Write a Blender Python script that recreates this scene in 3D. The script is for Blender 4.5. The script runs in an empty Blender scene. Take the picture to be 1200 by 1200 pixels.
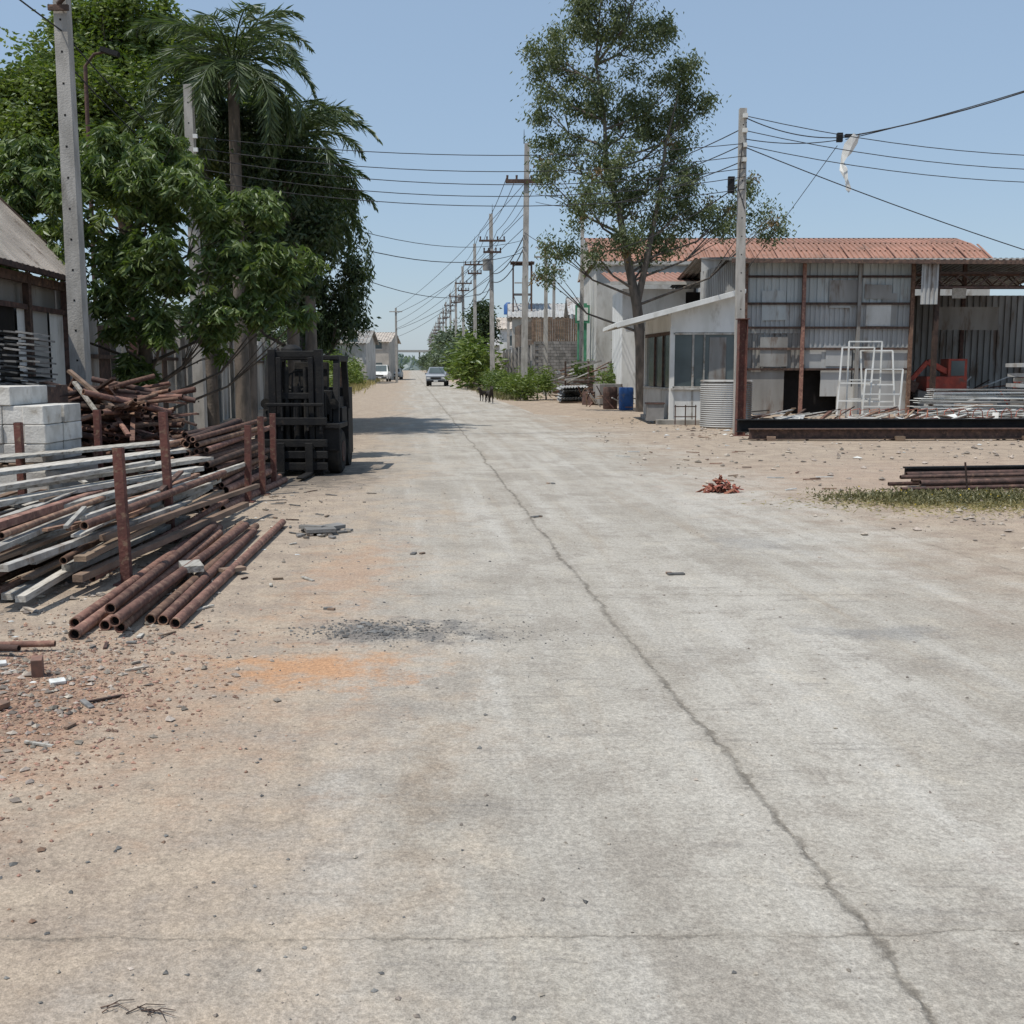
import bpy, math, random
import numpy as np
from mathutils import Vector, Matrix
random.seed(7); rng=np.random.default_rng(7)
sc=bpy.context.scene
sc.view_settings.view_transform='Standard'; sc.view_settings.look='None'; sc.view_settings.exposure=0
R=random.uniform
# ------------------------------------------------------------------ materials
class NG:
    def __init__(s,name):
        s.m=bpy.data.materials.new(name); s.m.use_nodes=True
        s.t=s.m.node_tree; s.N=s.t.nodes; s.L=s.t.links
        s.b=s.N["Principled BSDF"]; s.out=s.N["Material Output"]
        g=s.N.new("ShaderNodeNewGeometry"); s.geo=g; s.pos=g.outputs['Position']
    def put(s,sock,v):
        if isinstance(v,bpy.types.NodeSocket): s.L.new(v,sock)
        elif isinstance(v,(tuple,list)):
            sock.default_value=tuple(v)+((1,) if len(v)==3 and len(sock.default_value)==4 else ())
        else: sock.default_value=v
    def math(s,op,a,b=0.0,c=None,clamp=False):
        n=s.N.new("ShaderNodeMath"); n.operation=op; n.use_clamp=clamp
        s.put(n.inputs[0],a); s.put(n.inputs[1],b)
        if c is not None: s.put(n.inputs[2],c)
        return n.outputs[0]
    def ramp(s,v,a,b,lo=0.0,hi=1.0):
        n=s.N.new("ShaderNodeMapRange"); n.interpolation_type='SMOOTHSTEP'
        s.put(n.inputs[0],v); s.put(n.inputs[1],a); s.put(n.inputs[2],b); s.put(n.inputs[3],lo); s.put(n.inputs[4],hi)
        return n.outputs[0]
    def map(s,vec,scale):
        n=s.N.new("ShaderNodeMapping"); s.put(n.inputs[0],vec); n.inputs['Scale'].default_value=scale; return n.outputs[0]
    def noise(s,vec,scale,detail=5,rough=.55):
        n=s.N.new("ShaderNodeTexNoise"); s.put(n.inputs['Vector'],vec); n.inputs['Scale'].default_value=scale
        n.inputs['Detail'].default_value=detail; n.inputs['Roughness'].default_value=rough; return n.outputs[0]
    def mix(s,f,a,b,mode='MIX'):
        n=s.N.new("ShaderNodeMix"); n.data_type='RGBA'; n.blend_type=mode
        s.put(n.inputs[0],f); s.put(n.inputs[6],a); s.put(n.inputs[7],b); return n.outputs[2]
    def comb(s,x,y,z=0.0):
        n=s.N.new("ShaderNodeCombineXYZ"); s.put(n.inputs[0],x); s.put(n.inputs[1],y); s.put(n.inputs[2],z); return n.outputs[0]
    def val2col(s,v): return s.comb(v,v,v)
    def bump(s,h,strength,dist=.02):
        n=s.N.new("ShaderNodeBump"); s.put(n.inputs['Height'],h); n.inputs['Strength'].default_value=strength; n.inputs['Distance'].default_value=dist
        s.L.new(n.outputs[0],s.b.inputs['Normal'])

def mat(name,c1,c2=None,scale=4,stretch=(1,1,1),rough=.8,metal=0,bump=.3,bsc=40,c3=None,t3=(.55,.68),s3=2,island=0.0,lo=.35,hi=.65,spec=.3):
    g=NG(name)
    if c2 is None: c2=tuple(x*.7 for x in c1)
    v=g.map(g.pos,stretch)
    col=g.mix(g.ramp(g.noise(v,scale,3),lo,hi),c1,c2)
    if c3 is not None: col=g.mix(g.ramp(g.noise(v,s3,5,.65),t3[0],t3[1]),col,c3)
    if island:
        h=g.N.new("ShaderNodeHueSaturation"); g.put(h.inputs['Color'],col)
        r=g.geo.outputs['Random Per Island']
        g.put(h.inputs['Value'],g.ramp(r,0,1,1-island,1+island))
        g.put(h.inputs['Hue'],g.ramp(g.math('FRACT',g.math('MULTIPLY',r,7.31)),0,1,.5-.03*island,.5+.02*island))
        col=h.outputs[0]
    g.put(g.b.inputs['Base Color'],col); g.b.inputs['Roughness'].default_value=rough; g.b.inputs['Metallic'].default_value=metal
    g.b.inputs['Specular IOR Level'].default_value=spec
    if bump: g.bump(g.noise(g.pos,bsc,2),bump)
    return g.m
def leaf(name,c1,c2,tr=.28):
    g=NG(name); r=g.geo.outputs['Random Per Island']
    col=g.mix(r,c1,c2)
    g.N.remove(g.b)
    d=g.N.new("ShaderNodeBsdfDiffuse"); g.put(d.inputs[0],col)
    t=g.N.new("ShaderNodeBsdfTranslucent"); g.put(t.inputs[0],g.mix(1.0,col,(1.5,1.7,.7),'MULTIPLY'))
    gl=g.N.new("ShaderNodeBsdfGlossy"); gl.inputs[0].default_value=(.8,.85,.9,1); gl.inputs[1].default_value=.45
    mx=g.N.new("ShaderNodeMixShader"); mx.inputs[0].default_value=tr
    m2=g.N.new("ShaderNodeMixShader"); m2.inputs[0].default_value=.035
    g.L.new(d.outputs[0],mx.inputs[1]); g.L.new(t.outputs[0],mx.inputs[2]); g.L.new(mx.outputs[0],m2.inputs[1]); g.L.new(gl.outputs[0],m2.inputs[2]); g.L.new(m2.outputs[0],g.out.inputs[0])
    return g.m

M={}
M['conc']=mat('concrete_pole',(.40,.38,.35),(.29,.275,.25),6,(1,1,.3),c3=(.17,.155,.135),t3=(.6,.75))
M['conc2']=mat('concrete_wall',(.38,.36,.33),(.25,.24,.22),1.5,(1,1,.5),c3=(.12,.115,.1),t3=(.50,.70),s3=1)
M['block']=mat('aerated_block',(.60,.58,.54),(.48,.46,.42),5,island=.12,c3=(.32,.28,.23),t3=(.53,.75),s3=4)
M['rust']=mat('rusty_steel',(.22,.125,.09),(.13,.075,.056),9,rough=.9,c3=(.28,.18,.125),t3=(.5,.65),s3=14,island=.4)
M['rustd']=mat('dark_rusty_steel',(.10,.062,.05),(.055,.038,.032),9,rough=.9,c3=(.16,.10,.07),t3=(.55,.7),s3=7,island=.35)
M['redox']=mat('red_oxide_paint',(.15,.06,.048),(.10,.045,.038),5,rough=.8,c3=(.20,.13,.09),t3=(.52,.66),s3=18)
M['alu']=mat('weathered_aluminium',(.42,.405,.37),(.27,.255,.23),5,rough=.7,c3=(.18,.14,.10),t3=(.5,.7),s3=6,island=.25)
M['plank']=mat('grey_plank',(.46,.435,.39),(.32,.30,.26),4,(8,1,8),c3=(.16,.13,.10),t3=(.52,.72),s3=4,island=.2)
M['black']=mat('black_hole',(.008,.007,.006),(.012,.01,.01),bump=0)  # flat black stands in for shade inside pipes, holes and openings
M['bark']=mat('bark',(.17,.14,.115),(.09,.078,.065),6,(1,1,.3),bump=.6,bsc=20)
M['leafA']=leaf('leaf_fresh',(.055,.095,.022),(.15,.19,.055))
M['leafB']=leaf('leaf_mid',(.075,.12,.02),(.17,.21,.05))
M['leafD']=leaf('leaf_dark',(.03,.05,.018),(.07,.095,.035))
M['leafP']=leaf('leaf_palm',(.04,.065,.024),(.11,.14,.06))
M['leafE']=leaf('leaf_eucalypt',(.065,.09,.04),(.15,.17,.08))
M['leafBr']=leaf('leaf_dry',(.12,.08,.04),(.25,.16,.08))
M['leafH']=leaf('leaf_far_hazed',(.09,.12,.08),(.14,.17,.11))  # distance haze mixed into these paler leaf colours
M['grassY']=leaf('dry_grass',(.24,.20,.10),(.42,.35,.18))
M['grassG']=leaf('weed_green',(.085,.085,.038),(.20,.18,.085),.12)
M['sheet']=mat('galvanised_sheet',(.42,.42,.41),(.31,.31,.30),.9,(1,1,.25),rough=.6,c3=(.19,.15,.12),t3=(.53,.70),s3=1.6,bump=.15)
M['sheetd']=mat('dull_sheet',(.31,.305,.29),(.21,.20,.185),1.1,(1,1,.25),rough=.7,c3=(.14,.10,.075),t3=(.5,.68),s3=2.0,bump=.15)
M['translu']=mat('pale_fibre_sheet',(.44,.46,.45),(.34,.36,.35),.9,(1,1,.2),rough=.7,c3=(.22,.19,.16),t3=(.55,.72),s3=2,bump=.1)
M['roofR']=mat('red_roof_sheet',(.36,.195,.145),(.27,.15,.11),.5,(.4,1,1),rough=.7,c3=(.2,.125,.095),t3=(.5,.68),s3=1.5,bump=.1)
M['roofB']=mat('beige_roof_sheet',(.50,.44,.38),(.34,.30,.26),1.2,rough=.7,c3=(.2,.16,.13),t3=(.55,.7),s3=2)
M['white']=mat('white_paint',(.70,.70,.68),(.58,.58,.55),2,(1,1,.4),rough=.6,c3=(.40,.38,.34),t3=(.53,.78),s3=2.5,bump=.1)
M['whited']=mat('dirty_white',(.55,.54,.51),(.42,.41,.38),1.5,(1,1,.4),rough=.7,c3=(.26,.23,.19),t3=(.5,.75),s3=2)
M['fpk']=mat('forklift_paint',(.012,.012,.013),(.02,.019,.018),6,rough=.65,c3=(.045,.036,.03),t3=(.6,.74),s3=5,spec=.2)
M['rubber']=mat('rubber',(.018,.018,.018),(.035,.032,.028),8,rough=.9,spec=.2)
M['wire']=mat('cable_sheath',(.03,.03,.034),(.045,.045,.045),bump=0)
M['blue']=mat('blue_plastic',(.04,.12,.33),(.03,.09,.25),4,rough=.5,c3=(.12,.15,.2),t3=(.55,.7),s3=4)
M['green']=mat('green_paint',(.08,.27,.16),(.06,.2,.12),4,rough=.6)
M['red']=mat('red_paint',(.38,.07,.045),(.25,.05,.035),4,rough=.6,c3=(.16,.08,.06),t3=(.55,.7),s3=3)
M['brick']=mat('brick_bits',(.31,.185,.13),(.22,.145,.11),20,island=.4,bump=0)
M['stone']=mat('stone_bits',(.34,.295,.245),(.23,.2,.17),20,island=.45,bump=0)
M['paper']=mat('pale_litter',(.6,.6,.58),(.45,.45,.42),20,island=.2,bump=0)
M['asph']=mat('asphalt_bits',(.10,.10,.10),(.17,.165,.155),20,island=.4,bump=0)
M['scrap']=mat('red_scrap',(.34,.13,.085),(.2,.08,.055),20,island=.4)
M['wood']=mat('brown_wood',(.24,.17,.12),(.15,.11,.08),3,(1,1,4),island=.25)
M['beigew']=mat('beige_wall',(.52,.48,.42),(.41,.38,.34),.5,c3=(.3,.28,.25),t3=(.52,.75),s3=.6)
M['greyblk']=mat('grey_blockwork',(.24,.23,.22),(.165,.16,.15),2,island=.15)
M['tile']=mat('dark_tile',(.20,.195,.19),(.12,.12,.115),6,island=.4)
def glass():
    g=NG('window_glass'); g.put(g.b.inputs['Base Color'],g.mix(g.noise(g.pos,1.2),(.04,.055,.06),(.12,.15,.15)))
    g.b.inputs['Roughness'].default_value=.15; g.b.inputs['Specular IOR Level'].default_value=.6; return g.m
M['glass']=glass()
M['fur']=mat('black_fur',(.02,.017,.015),(.045,.035,.028),30)
M['lampg']=mat('headlamp',(.6,.6,.58),(.5,.5,.5),5,rough=.2)

# ---------------------------------------------------------------- mesh builder
def nrm(v): v=np.asarray(v,float); return v/(np.linalg.norm(v)+1e-9)
class MB:
    def __init__(s): s.V=[];s.n=0;s.F=[];s.mats=[]
    def add(s,v,f,m,smooth=False):
        v=np.asarray(v,float).reshape(-1,3); f=np.asarray(f,int)
        if m not in s.mats: s.mats.append(m)
        s.V.append(v); s.F.append((f+s.n,s.mats.index(m),smooth)); s.n+=len(v)
    def box(s,c,size,m,rz=0,rx=0,ry=0):
        hx,hy,hz=[a/2 for a in size]
        v=np.array([[x,y,z] for z in(-hz,hz) for y in(-hy,hy) for x in(-hx,hx)])
        Rm=np.array((Matrix.Rotation(rz,3,'Z')@Matrix.Rotation(ry,3,'Y')@Matrix.Rotation(rx,3,'X')))
        v=v@Rm.T+np.array(c)
        s.add(v,[[0,2,3,1],[4,5,7,6],[0,1,5,4],[2,6,7,3],[1,3,7,5],[0,4,6,2]],m)
    def beam(s,p0,p1,w,h,m):
        p0=np.array(p0,float);p1=np.array(p1,float);d=nrm(p1-p0)
        up=np.array([0,0,1.]) if abs(d[2])<.9 else np.array([0,1.,0])
        a=nrm(np.cross(d,up));b=np.cross(a,d)
        v=[]
        for p in(p0,p1):
            for (i,j) in((-1,-1),(1,-1),(1,1),(-1,1)): v.append(p+a*i*w/2+b*j*h/2)
        s.add(v,[[3,2,1,0],[4,5,6,7],[0,1,5,4],[1,2,6,5],[2,3,7,6],[3,0,4,7]],m)
    def tube(s,pts,rad,m,k=8,cap=True,smooth=True):
        pts=np.asarray(pts,float); n=len(pts)
        if np.isscalar(rad): rad=[rad]*n
        a=None; rings=[]
        for i in range(n):
            d=nrm(pts[min(i+1,n-1)]-pts[max(i-1,0)])
            if a is None:
                ref=np.array([0,0,1.]) if abs(d[2])<.9 else np.array([1.,0,0]); a=nrm(np.cross(d,ref))
            else: a=nrm(a-d*np.dot(a,d))
            b=np.cross(d,a)
            th=np.arange(k)*2*math.pi/k
            rings.append(pts[i]+rad[i]*(np.cos(th)[:,None]*a+np.sin(th)[:,None]*b))
        v=np.vstack(rings); j=np.arange(k); jn=(j+1)%k; f=[]
        for i in range(n-1): f.append(np.stack([i*k+j,i*k+jn,(i+1)*k+jn,(i+1)*k+j],1))
        s.add(v,np.vstack(f),m,smooth)
        if cap:
            for ri,fl in((0,1),(n-1,0)):
                r=rings[ri]; s.add(r,[list(range(k))[::-1] if fl else list(range(k))],m)
    def pipe(s,p0,p1,r,m,k=12):
        p0=np.array(p0,float);p1=np.array(p1,float); d=nrm(p1-p0)
        s.tube([p0,p1],r,m,k,cap=False)
        for p,e in((p0,d),(p1,-d)):
            s.tube([p,p+e*.0005],[r,r*.8],m,k,cap=False); s.tube([p+e*.0005,p+e*.06],[r*.8,r*.78],m,k,cap=False)
            s.tube([p+e*.05,p+e*.052],[r*.8,.001],M['black'],k,cap=False)
    def quad(s,a,b,c,d,m): s.add([a,b,c,d],[[0,1,2,3]],m)
    def corr(s,O,U,V,n,dep,m):
        O=np.array(O,float);U=np.array(U,float);V=np.array(V,float);N=nrm(np.cross(U,V))
        t=[];o=[]
        for i in range(n):
            t+=[i/n,(i+.42)/n,(i+.5)/n,(i+.92)/n]; o+=[0,0,dep,dep]
        t.append(1);o.append(0); t=np.array(t);o=np.array(o)
        a=O+t[:,None]*U+o[:,None]*N; b=a+V; k=len(t); i=np.arange(k-1)
        s.add(np.vstack([a,b]),np.stack([i,i+1,i+1+k,i+k],1),m)
    def leaves(s,c,d,L,W,m,fold=.15):
        c=np.asarray(c);n=len(c); d=d/(np.linalg.norm(d,axis=1)[:,None]+1e-9)
        r=rng.normal(size=(n,3)); r[:,2]*=.4; sd=np.cross(d,r); sd/=np.linalg.norm(sd,axis=1)[:,None]+1e-9
        nn=np.cross(sd,d); L=np.asarray(L).reshape(-1,1)*np.ones((n,1));W=np.asarray(W).reshape(-1,1)*np.ones((n,1))
        a=c; b=c+d*L*.42+sd*W*.5+nn*W*fold; e=c+d*L; f=c+d*L*.42-sd*W*.5+nn*W*fold
        v=np.stack([a,b,e,f],1).reshape(-1,3); s.add(v,np.arange(4*n).reshape(-1,4),m)
    def build(s,name,bevel=0):
        me=bpy.data.meshes.new(name); V=np.vstack(s.V); me.vertices.add(len(V)); me.vertices.foreach_set('co',V.ravel())
        tot=[];idx=[];mi=[];sm=[]
        for f,m,q in s.F:
            idx.append(f.ravel()); tot.append(np.full(len(f),f.shape[1])); mi.append(np.full(len(f),m)); sm.append(np.full(len(f),q))
        idx=np.concatenate(idx);tot=np.concatenate(tot);mi=np.concatenate(mi);sm=np.concatenate(sm)
        me.loops.add(len(idx)); me.loops.foreach_set('vertex_index',idx)
        me.polygons.add(len(tot)); st=np.concatenate([[0],np.cumsum(tot)[:-1]])
        me.polygons.foreach_set('loop_start',st); me.polygons.foreach_set('loop_total',tot)
        me.polygons.foreach_set('material_index',mi); me.polygons.foreach_set('use_smooth',sm)
        for m in s.mats: me.materials.append(m)
        me.update(calc_edges=True); me.validate()
        o=bpy.data.objects.new(name,me); sc.collection.objects.link(o)
        if bevel:
            b=o.modifiers.new('b','BEVEL'); b.width=bevel; b.segments=2; b.limit_method='ANGLE'
        return o

def whorls(mb,C,nl,L,W,m,droop=.5,spread=.03,jit=.25):
    n=len(C); c=np.repeat(C,nl,0); th=rng.uniform(0,2*math.pi,n*nl)
    d=np.stack([np.cos(th),np.sin(th),-droop+rng.normal(0,.35,n*nl)],1)
    c=c+rng.normal(0,spread,c.shape)
    mb.leaves(c,d,L*rng.uniform(1-jit,1+jit,n*nl),W*rng.uniform(1-jit,1+jit,n*nl),m)
def clump_pts(cl,per,shell=.5):
    out=[]
    for (x,y,z,r) in cl:
        n=max(4,int(per*r*r)); d=rng.normal(size=(n,3)); d/=np.linalg.norm(d,axis=1)[:,None]
        q=rng.uniform(0,1,n)**shell
        q*=1+.25*np.sin(d[:,0]*5+x*3)*np.cos(d[:,2]*6+z*2)
        out.append(np.array([x,y,z])+d*(q*r)[:,None]*np.array([1,1,.85]))
    return np.vstack(out)
def sub(cl,n,f):
    out=[]
    for (x,y,z,r) in cl:
        for i in range(n):
            d=nrm(rng.normal(size=3)); q=r*R(.35,1.0); out.append((x+d[0]*q,y+d[1]*q,z+d[2]*q*.9,r*f*R(.7,1.3)))
    return out
def branches(mb,trunk,rad,cl,m,r0=.06):
    mb.tube(trunk,rad,m,10,cap=False); T=np.array(trunk,float)
    P=[]
    for i in range(len(T)-1):
        for q in np.linspace(0,1,6,endpoint=False): P.append(T[i]*(1-q)+T[i+1]*q)
    P=np.array(P)
    for (x,y,z,r) in cl:
        c=np.array([x,y,z]); h=np.linalg.norm(P[:,:2]-c[:2],axis=1)
        score=np.abs(P[:,2]-(z-.55*h-.3)); score[P[:,2]>z]=99; score[:3]+=5
        b=P[np.argmin(score)]; mid=b*.45+c*.55+np.array([R(-.15,.15),R(-.15,.15),-.12*np.linalg.norm(c-b)])
        mb.tube([b,mid,c],[r0,r0*.6,r0*.22],m,6,cap=False)
        for k in range(3):
            e=c+nrm(rng.normal(size=3))*r*.8; mb.tube([mid,(mid+e)/2+[0,0,.05],e],[r0*.35,r0*.25,r0*.1],m,4,cap=False)

# ---------------------------------------------------------------- ground + road
K=.092
def ground_material(name,road):
    g=NG(name); p=g.pos
    s=g.N.new("ShaderNodeSeparateXYZ"); g.put(s.inputs[0],p); x,y=s.outputs[0],s.outputs[1]
    xr=g.math('ADD',x,g.math('MULTIPLY',y,K))
    n1=g.noise(p,.45,6,.6); n2=g.noise(p,2.3,5,.65); n3=g.noise(p,45,3,.7); n4=g.noise(p,150,2,.7); n5=g.noise(p,9,5,.7)
    conc=g.mix(g.ramp(n1,.38,.62),(.425,.395,.345),(.345,.315,.27))
    conc=g.mix(g.ramp(n2,.5,.72,0,.6),conc,(.29,.255,.215))
    conc=g.mix(g.ramp(n5,.50,.56,0,.22),conc,(.27,.24,.205))
    dirt=g.mix(g.ramp(n2,.35,.65),(.41,.33,.25),(.31,.245,.19))
    dirt=g.mix(g.ramp(n5,.5,.7,0,.7),dirt,(.22,.175,.135))
    if road:
        st=g.noise(g.comb(g.math('MULTIPLY',xr,2.6),g.math('MULTIPLY',y,.12)),1.0,5,.6)
        conc=g.mix(g.ramp(st,.45,.68,0,.6),conc,(.49,.465,.42))
        conc=g.mix(g.ramp(st,.44,.30,0,.6),conc,(.31,.26,.205))
        st2=g.noise(g.comb(g.math('MULTIPLY',xr,1.0),g.math('MULTIPLY',y,.7),7.0),1.7,7,.78)
        conc=g.mix(g.ramp(st2,.51,.60,0,.5),conc,(.265,.235,.20))
        conc=g.mix(g.ramp(st2,.45,.38,0,.45),conc,(.47,.425,.355))
        sf=g.noise(g.comb(g.math('MULTIPLY',x,1.2),g.math('MULTIPLY',y,9.0),3.0),2.2,4,.7)
        conc=g.mix(g.math('MULTIPLY',g.ramp(sf,.52,.66),g.ramp(n2,.42,.58,0,.6)),conc,(.25,.23,.205))
        wob=g.math('ADD',g.math('MULTIPLY',g.math('SUBTRACT',n1,.5),3.8),g.math('MULTIPLY',g.math('SUBTRACT',n2,.5),3.0))
        xw=g.math('ADD',xr,wob)
        ml=g.ramp(xw,.7,-1.2); mr=g.ramp(xw,3.4,6.1)
        col=g.mix(g.math('MULTIPLY',g.math('MAXIMUM',ml,mr),.88),conc,dirt)
    else: col=dirt
    nd=g.math('SUBTRACT',g.noise(p,3.5,6,.75),.5)
    def ell(cx,cy,rx,ry,am=.8,soft=.6):
        dx=g.math('DIVIDE',g.math('SUBTRACT',x,cx),rx); dy=g.math('DIVIDE',g.math('SUBTRACT',y,cy),ry)
        d=g.math('SQRT',g.math('ADD',g.math('MULTIPLY',dx,dx),g.math('MULTIPLY',dy,dy)))
        d=g.math('ADD',d,g.math('MULTIPLY',nd,2*am)); return g.ramp(d,1.0,1.0-soft)
    col=g.mix(g.math('MULTIPLY',ell(-2.3,5.4,1.9,2.3,1.5,1.0),.55),col,(.38,.255,.175))
    col=g.mix(g.math('MULTIPLY',ell(-1.15,6.05,.8,.6,1.6,1.0),.75),col,(.47,.25,.125))
    col=g.mix(g.math('MULTIPLY',ell(-1.35,9.0,.6,2.4,1.8,1.0),.5),col,(.42,.26,.165))
    col=g.mix(g.math('MULTIPLY',ell(-2.65,5.3,1.1,1.4,1.1,.8),.8),col,g.mix(g.ramp(n5,.4,.6),(.35,.215,.145),(.22,.15,.11)))
    col=g.mix(g.math('MULTIPLY',ell(8,16,7,6,1.0,.9),.55),col,(.38,.275,.21))
    col=g.mix(g.math('MULTIPLY',ell(-3.2,17,1.6,3,1.0,.8),.85),col,(.12,.105,.09))  # shade on the ground around the forklift, painted as a dark ellipse
    col=g.mix(g.math('MULTIPLY',ell(6.1,14.0,2.0,.8,.9,.7),.6),col,(.20,.17,.11))
    col=g.mix(g.math('MULTIPLY',ell(-.75,6.95,.72,.36,1.9,.7),.75),col,(.15,.145,.14))
    col=g.mix(g.math('MULTIPLY',ell(2.4,6.9,.55,.3,1.8,1.0),.5),col,(.2,.2,.2))
    col=g.mix(g.math('MULTIPLY',ell(-.35,4.2,.16,1.2,1.8,1.0),.5),col,(.24,.185,.135))
    col=g.mix(g.math('MULTIPLY',ell(2.3,10.5,.6,.7,1.8,.9),.4),col,(.2,.195,.19))
    col=g.mix(g.math('MULTIPLY',ell(1.9,3.6,.35,.3,1.8,.9),.35),col,(.22,.17,.15))
    h_extra=None
    if road:
        nz=g.math('MULTIPLY',g.math('SUBTRACT',g.noise(p,5.5,6,.72),.5),.12)
        nz2=g.math('MULTIPLY',g.math('SUBTRACT',g.noise(p,.8,2,.5),.5),.18)
        off=g.math('ADD',nz,nz2)
        def crack(coord,w,strength,sgn=1.0):
            c=g.math('ADD',coord,g.math('MULTIPLY',off,sgn)); a=g.math('ABSOLUTE',c)
            ww=g.math('MULTIPLY',g.ramp(n5,.3,.7,.2,2.3),w)
            return g.math('MULTIPLY',g.ramp(a,ww,0),g.math('MULTIPLY',g.ramp(n2,.3,.6,.35,1.0),strength)), g.math('MULTIPLY',g.ramp(a,w*7,0),strength*.4)
        cr=[crack(g.math('SUBTRACT',xr,1.36),.022,.75)]
        cr.append(crack(g.math('SUBTRACT',y,g.math('ADD',3.10,g.math('MULTIPLY',x,.02))),.008,.45,-.8))
        md=g.math('PINGPONG',g.math('ADD',y,1.9),5.0)
        cr.append(crack(md,.010,.35,.8))
        cr.append(crack(g.math('SUBTRACT',g.math('ADD',xr,g.math('MULTIPLY',y,.02)),5.2),.012,.35,-1.2))
        for a,b in cr:
            col=g.mix(b,col,(.27,.235,.19)); col=g.mix(a,col,(.12,.105,.085))
            h_extra=a if h_extra is None else g.math('MAXIMUM',h_extra,a)
    sp=g.ramp(n3,.3,.72,.80,1.16); col=g.mix(1.0,col,g.val2col(sp),'MULTIPLY')
    sp2=g.ramp(n4,.32,.7,.82,1.16); col=g.mix(1.0,col,g.val2col(sp2),'MULTIPLY')
    vo=g.N.new("ShaderNodeTexVoronoi"); g.put(vo.inputs['Vector'],p); vo.inputs['Scale'].default_value=24
    sk=g.math('MULTIPLY',g.ramp(vo.outputs['Distance'],.2,.08),g.ramp(n5,.44,.58)); col=g.mix(g.math('MULTIPLY',sk,.6),col,(.15,.13,.11))
    g.put(g.b.inputs['Base Color'],col); g.b.inputs['Roughness'].default_value=.95; g.b.inputs['Specular IOR Level'].default_value=.15
    h=g.math('ADD',g.math('MULTIPLY',n3,.5),g.math('ADD',g.math('MULTIPLY',n4,.3),g.math('MULTIPLY',n5,.9)))
    if h_extra is not None: h=g.math('SUBTRACT',h,g.math('MULTIPLY',h_extra,1.0))
    g.bump(h,.6,.018)
    return g.m
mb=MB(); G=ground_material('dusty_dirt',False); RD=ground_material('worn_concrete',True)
S=2500; mb.quad((-S,-60,0),(S,-60,0),(S,S,0),(-S,S,0),G); mb.build('ground')
mb=MB(); ys=np.concatenate([np.linspace(-5,40,180),np.linspace(41,700,120)])
Lx=np.array([-3.9-K*y+.25*math.sin(y*.7)+.12*math.sin(y*2.9+1)+.06*math.sin(y*7) for y in ys])
Rx=np.array([(8.5 if y<32 else max(4.6,8.5-(y-32)*.5))-K*y+.4*math.sin(y*.5+2)+.15*math.sin(y*3.1) for y in ys])
v=[];f=[]
for i,y in enumerate(ys): v+=[(Lx[i],y,.004),(Rx[i],y,.004)]
for i in range(len(ys)-1): f.append([2*i,2*i+1,2*i+3,2*i+2])
mb.add(v,f,RD); mb.build('concrete_road')

def bits(name,n,fn,smin,smax,m,flat=.6,exp=2.5):
    mb=MB()
    base=np.array([[1,0,0],[-1,0,0],[0,1,0],[0,-1,0],[0,0,1],[0,0,-1]],float)
    F=np.array([[0,2,4],[2,1,4],[1,3,4],[3,0,4],[2,0,5],[1,2,5],[3,1,5],[0,3,5]])
    pos=np.array([fn() for _ in range(n)]); s_=smin+(smax-smin)*rng.uniform(0,1,n)**exp
    v=base[None]*rng.uniform(.55,1.25,(n,6,1))+rng.normal(0,.14,(n,6,3)); v*=s_[:,None,None]; v[:,:,2]*=flat
    th=rng.uniform(0,6.28,n); c,s2=np.cos(th),np.sin(th)
    X=v[:,:,0]*c[:,None]-v[:,:,1]*s2[:,None]; Y=v[:,:,0]*s2[:,None]+v[:,:,1]*c[:,None]
    v=np.stack([X+pos[:,0:1],Y+pos[:,1:2],v[:,:,2]+(s_*flat*.4)[:,None]+.004],2)
    f=(F[None]+6*np.arange(n)[:,None,None]).reshape(-1,3); mb.add(v.reshape(-1,3),f,m); return mb.build(name)
def g2(cx,cy,sx,sy): return lambda:(random.gauss(cx,sx),random.gauss(cy,sy))
bits('red_gravel',9000,g2(-2.65,5.35,.5,.85),.003,.017,M['brick'],exp=3.5)
bits('rubble_heap',2500,g2(-2.65,5.5,.45,.8),.004,.03,M['stone'],exp=6)
bits('road_gravel',7000,lambda:(lambda y:(R(-3.6,7.5)-K*y,y))(2+R(0,1)**1.6*28),.0025,.012,M['stone'],exp=5)
bits('road_gravel',1800,lambda:(lambda y:(random.gauss(-1.4,1.0)-K*y,y))(2+R(0,1)**1.4*14),.003,.014,M['asph'],exp=4)
bits('verge_gravel',5000,lambda:(lambda y:(random.gauss(-2.5,.6)-K*y,y))(R(5.5,24)),.004,.035,M['stone'],exp=6)
bits('asphalt_crumbs',1600,g2(-.92,6.95,.24,.15),.002,.014,M['asph'],exp=4)
bits('asphalt_crumbs',60,g2(-.85,7.0,.15,.1),.01,.04,M['asph'],flat=.4)
bits('asphalt_crumbs',500,g2(-.3,6.9,.4,.2),.002,.010,M['asph'],exp=3)
bits('paper_litter',80,lambda:(lambda y:(random.gauss(-2.8,.6)-K*y,y))(R(4.5,20)),.012,.045,M['paper'],flat=.15)
bits('paper_litter',70,lambda:(R(3,14),R(20,34)),.02,.12,M['paper'],flat=.25)
bits('yard_rubble',4000,lambda:(R(2.0,20),R(16,37)),.008,.07,M['stone'],exp=6)
bits('yard_rubble',600,lambda:(R(4.5,14),R(26,34)),.02,.10,M['wood'],exp=4,flat=.3)
bits('weed_patch_stones',900,g2(6.2,12.8,1.1,1.3),.008,.05,M['stone'],exp=4)
mb=MB()
for (x,y,a,w,h) in [(-1.96,11.1,.3,.30,.24),(-1.85,11.3,.9,.22,.12),(-2.05,11.25,-.3,.26,.18)]: mb.box((x,y,.04+.03*R(0,1)),(w,h,.04),M['greyblk'],rz=a,rx=R(-.2,.2))
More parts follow.
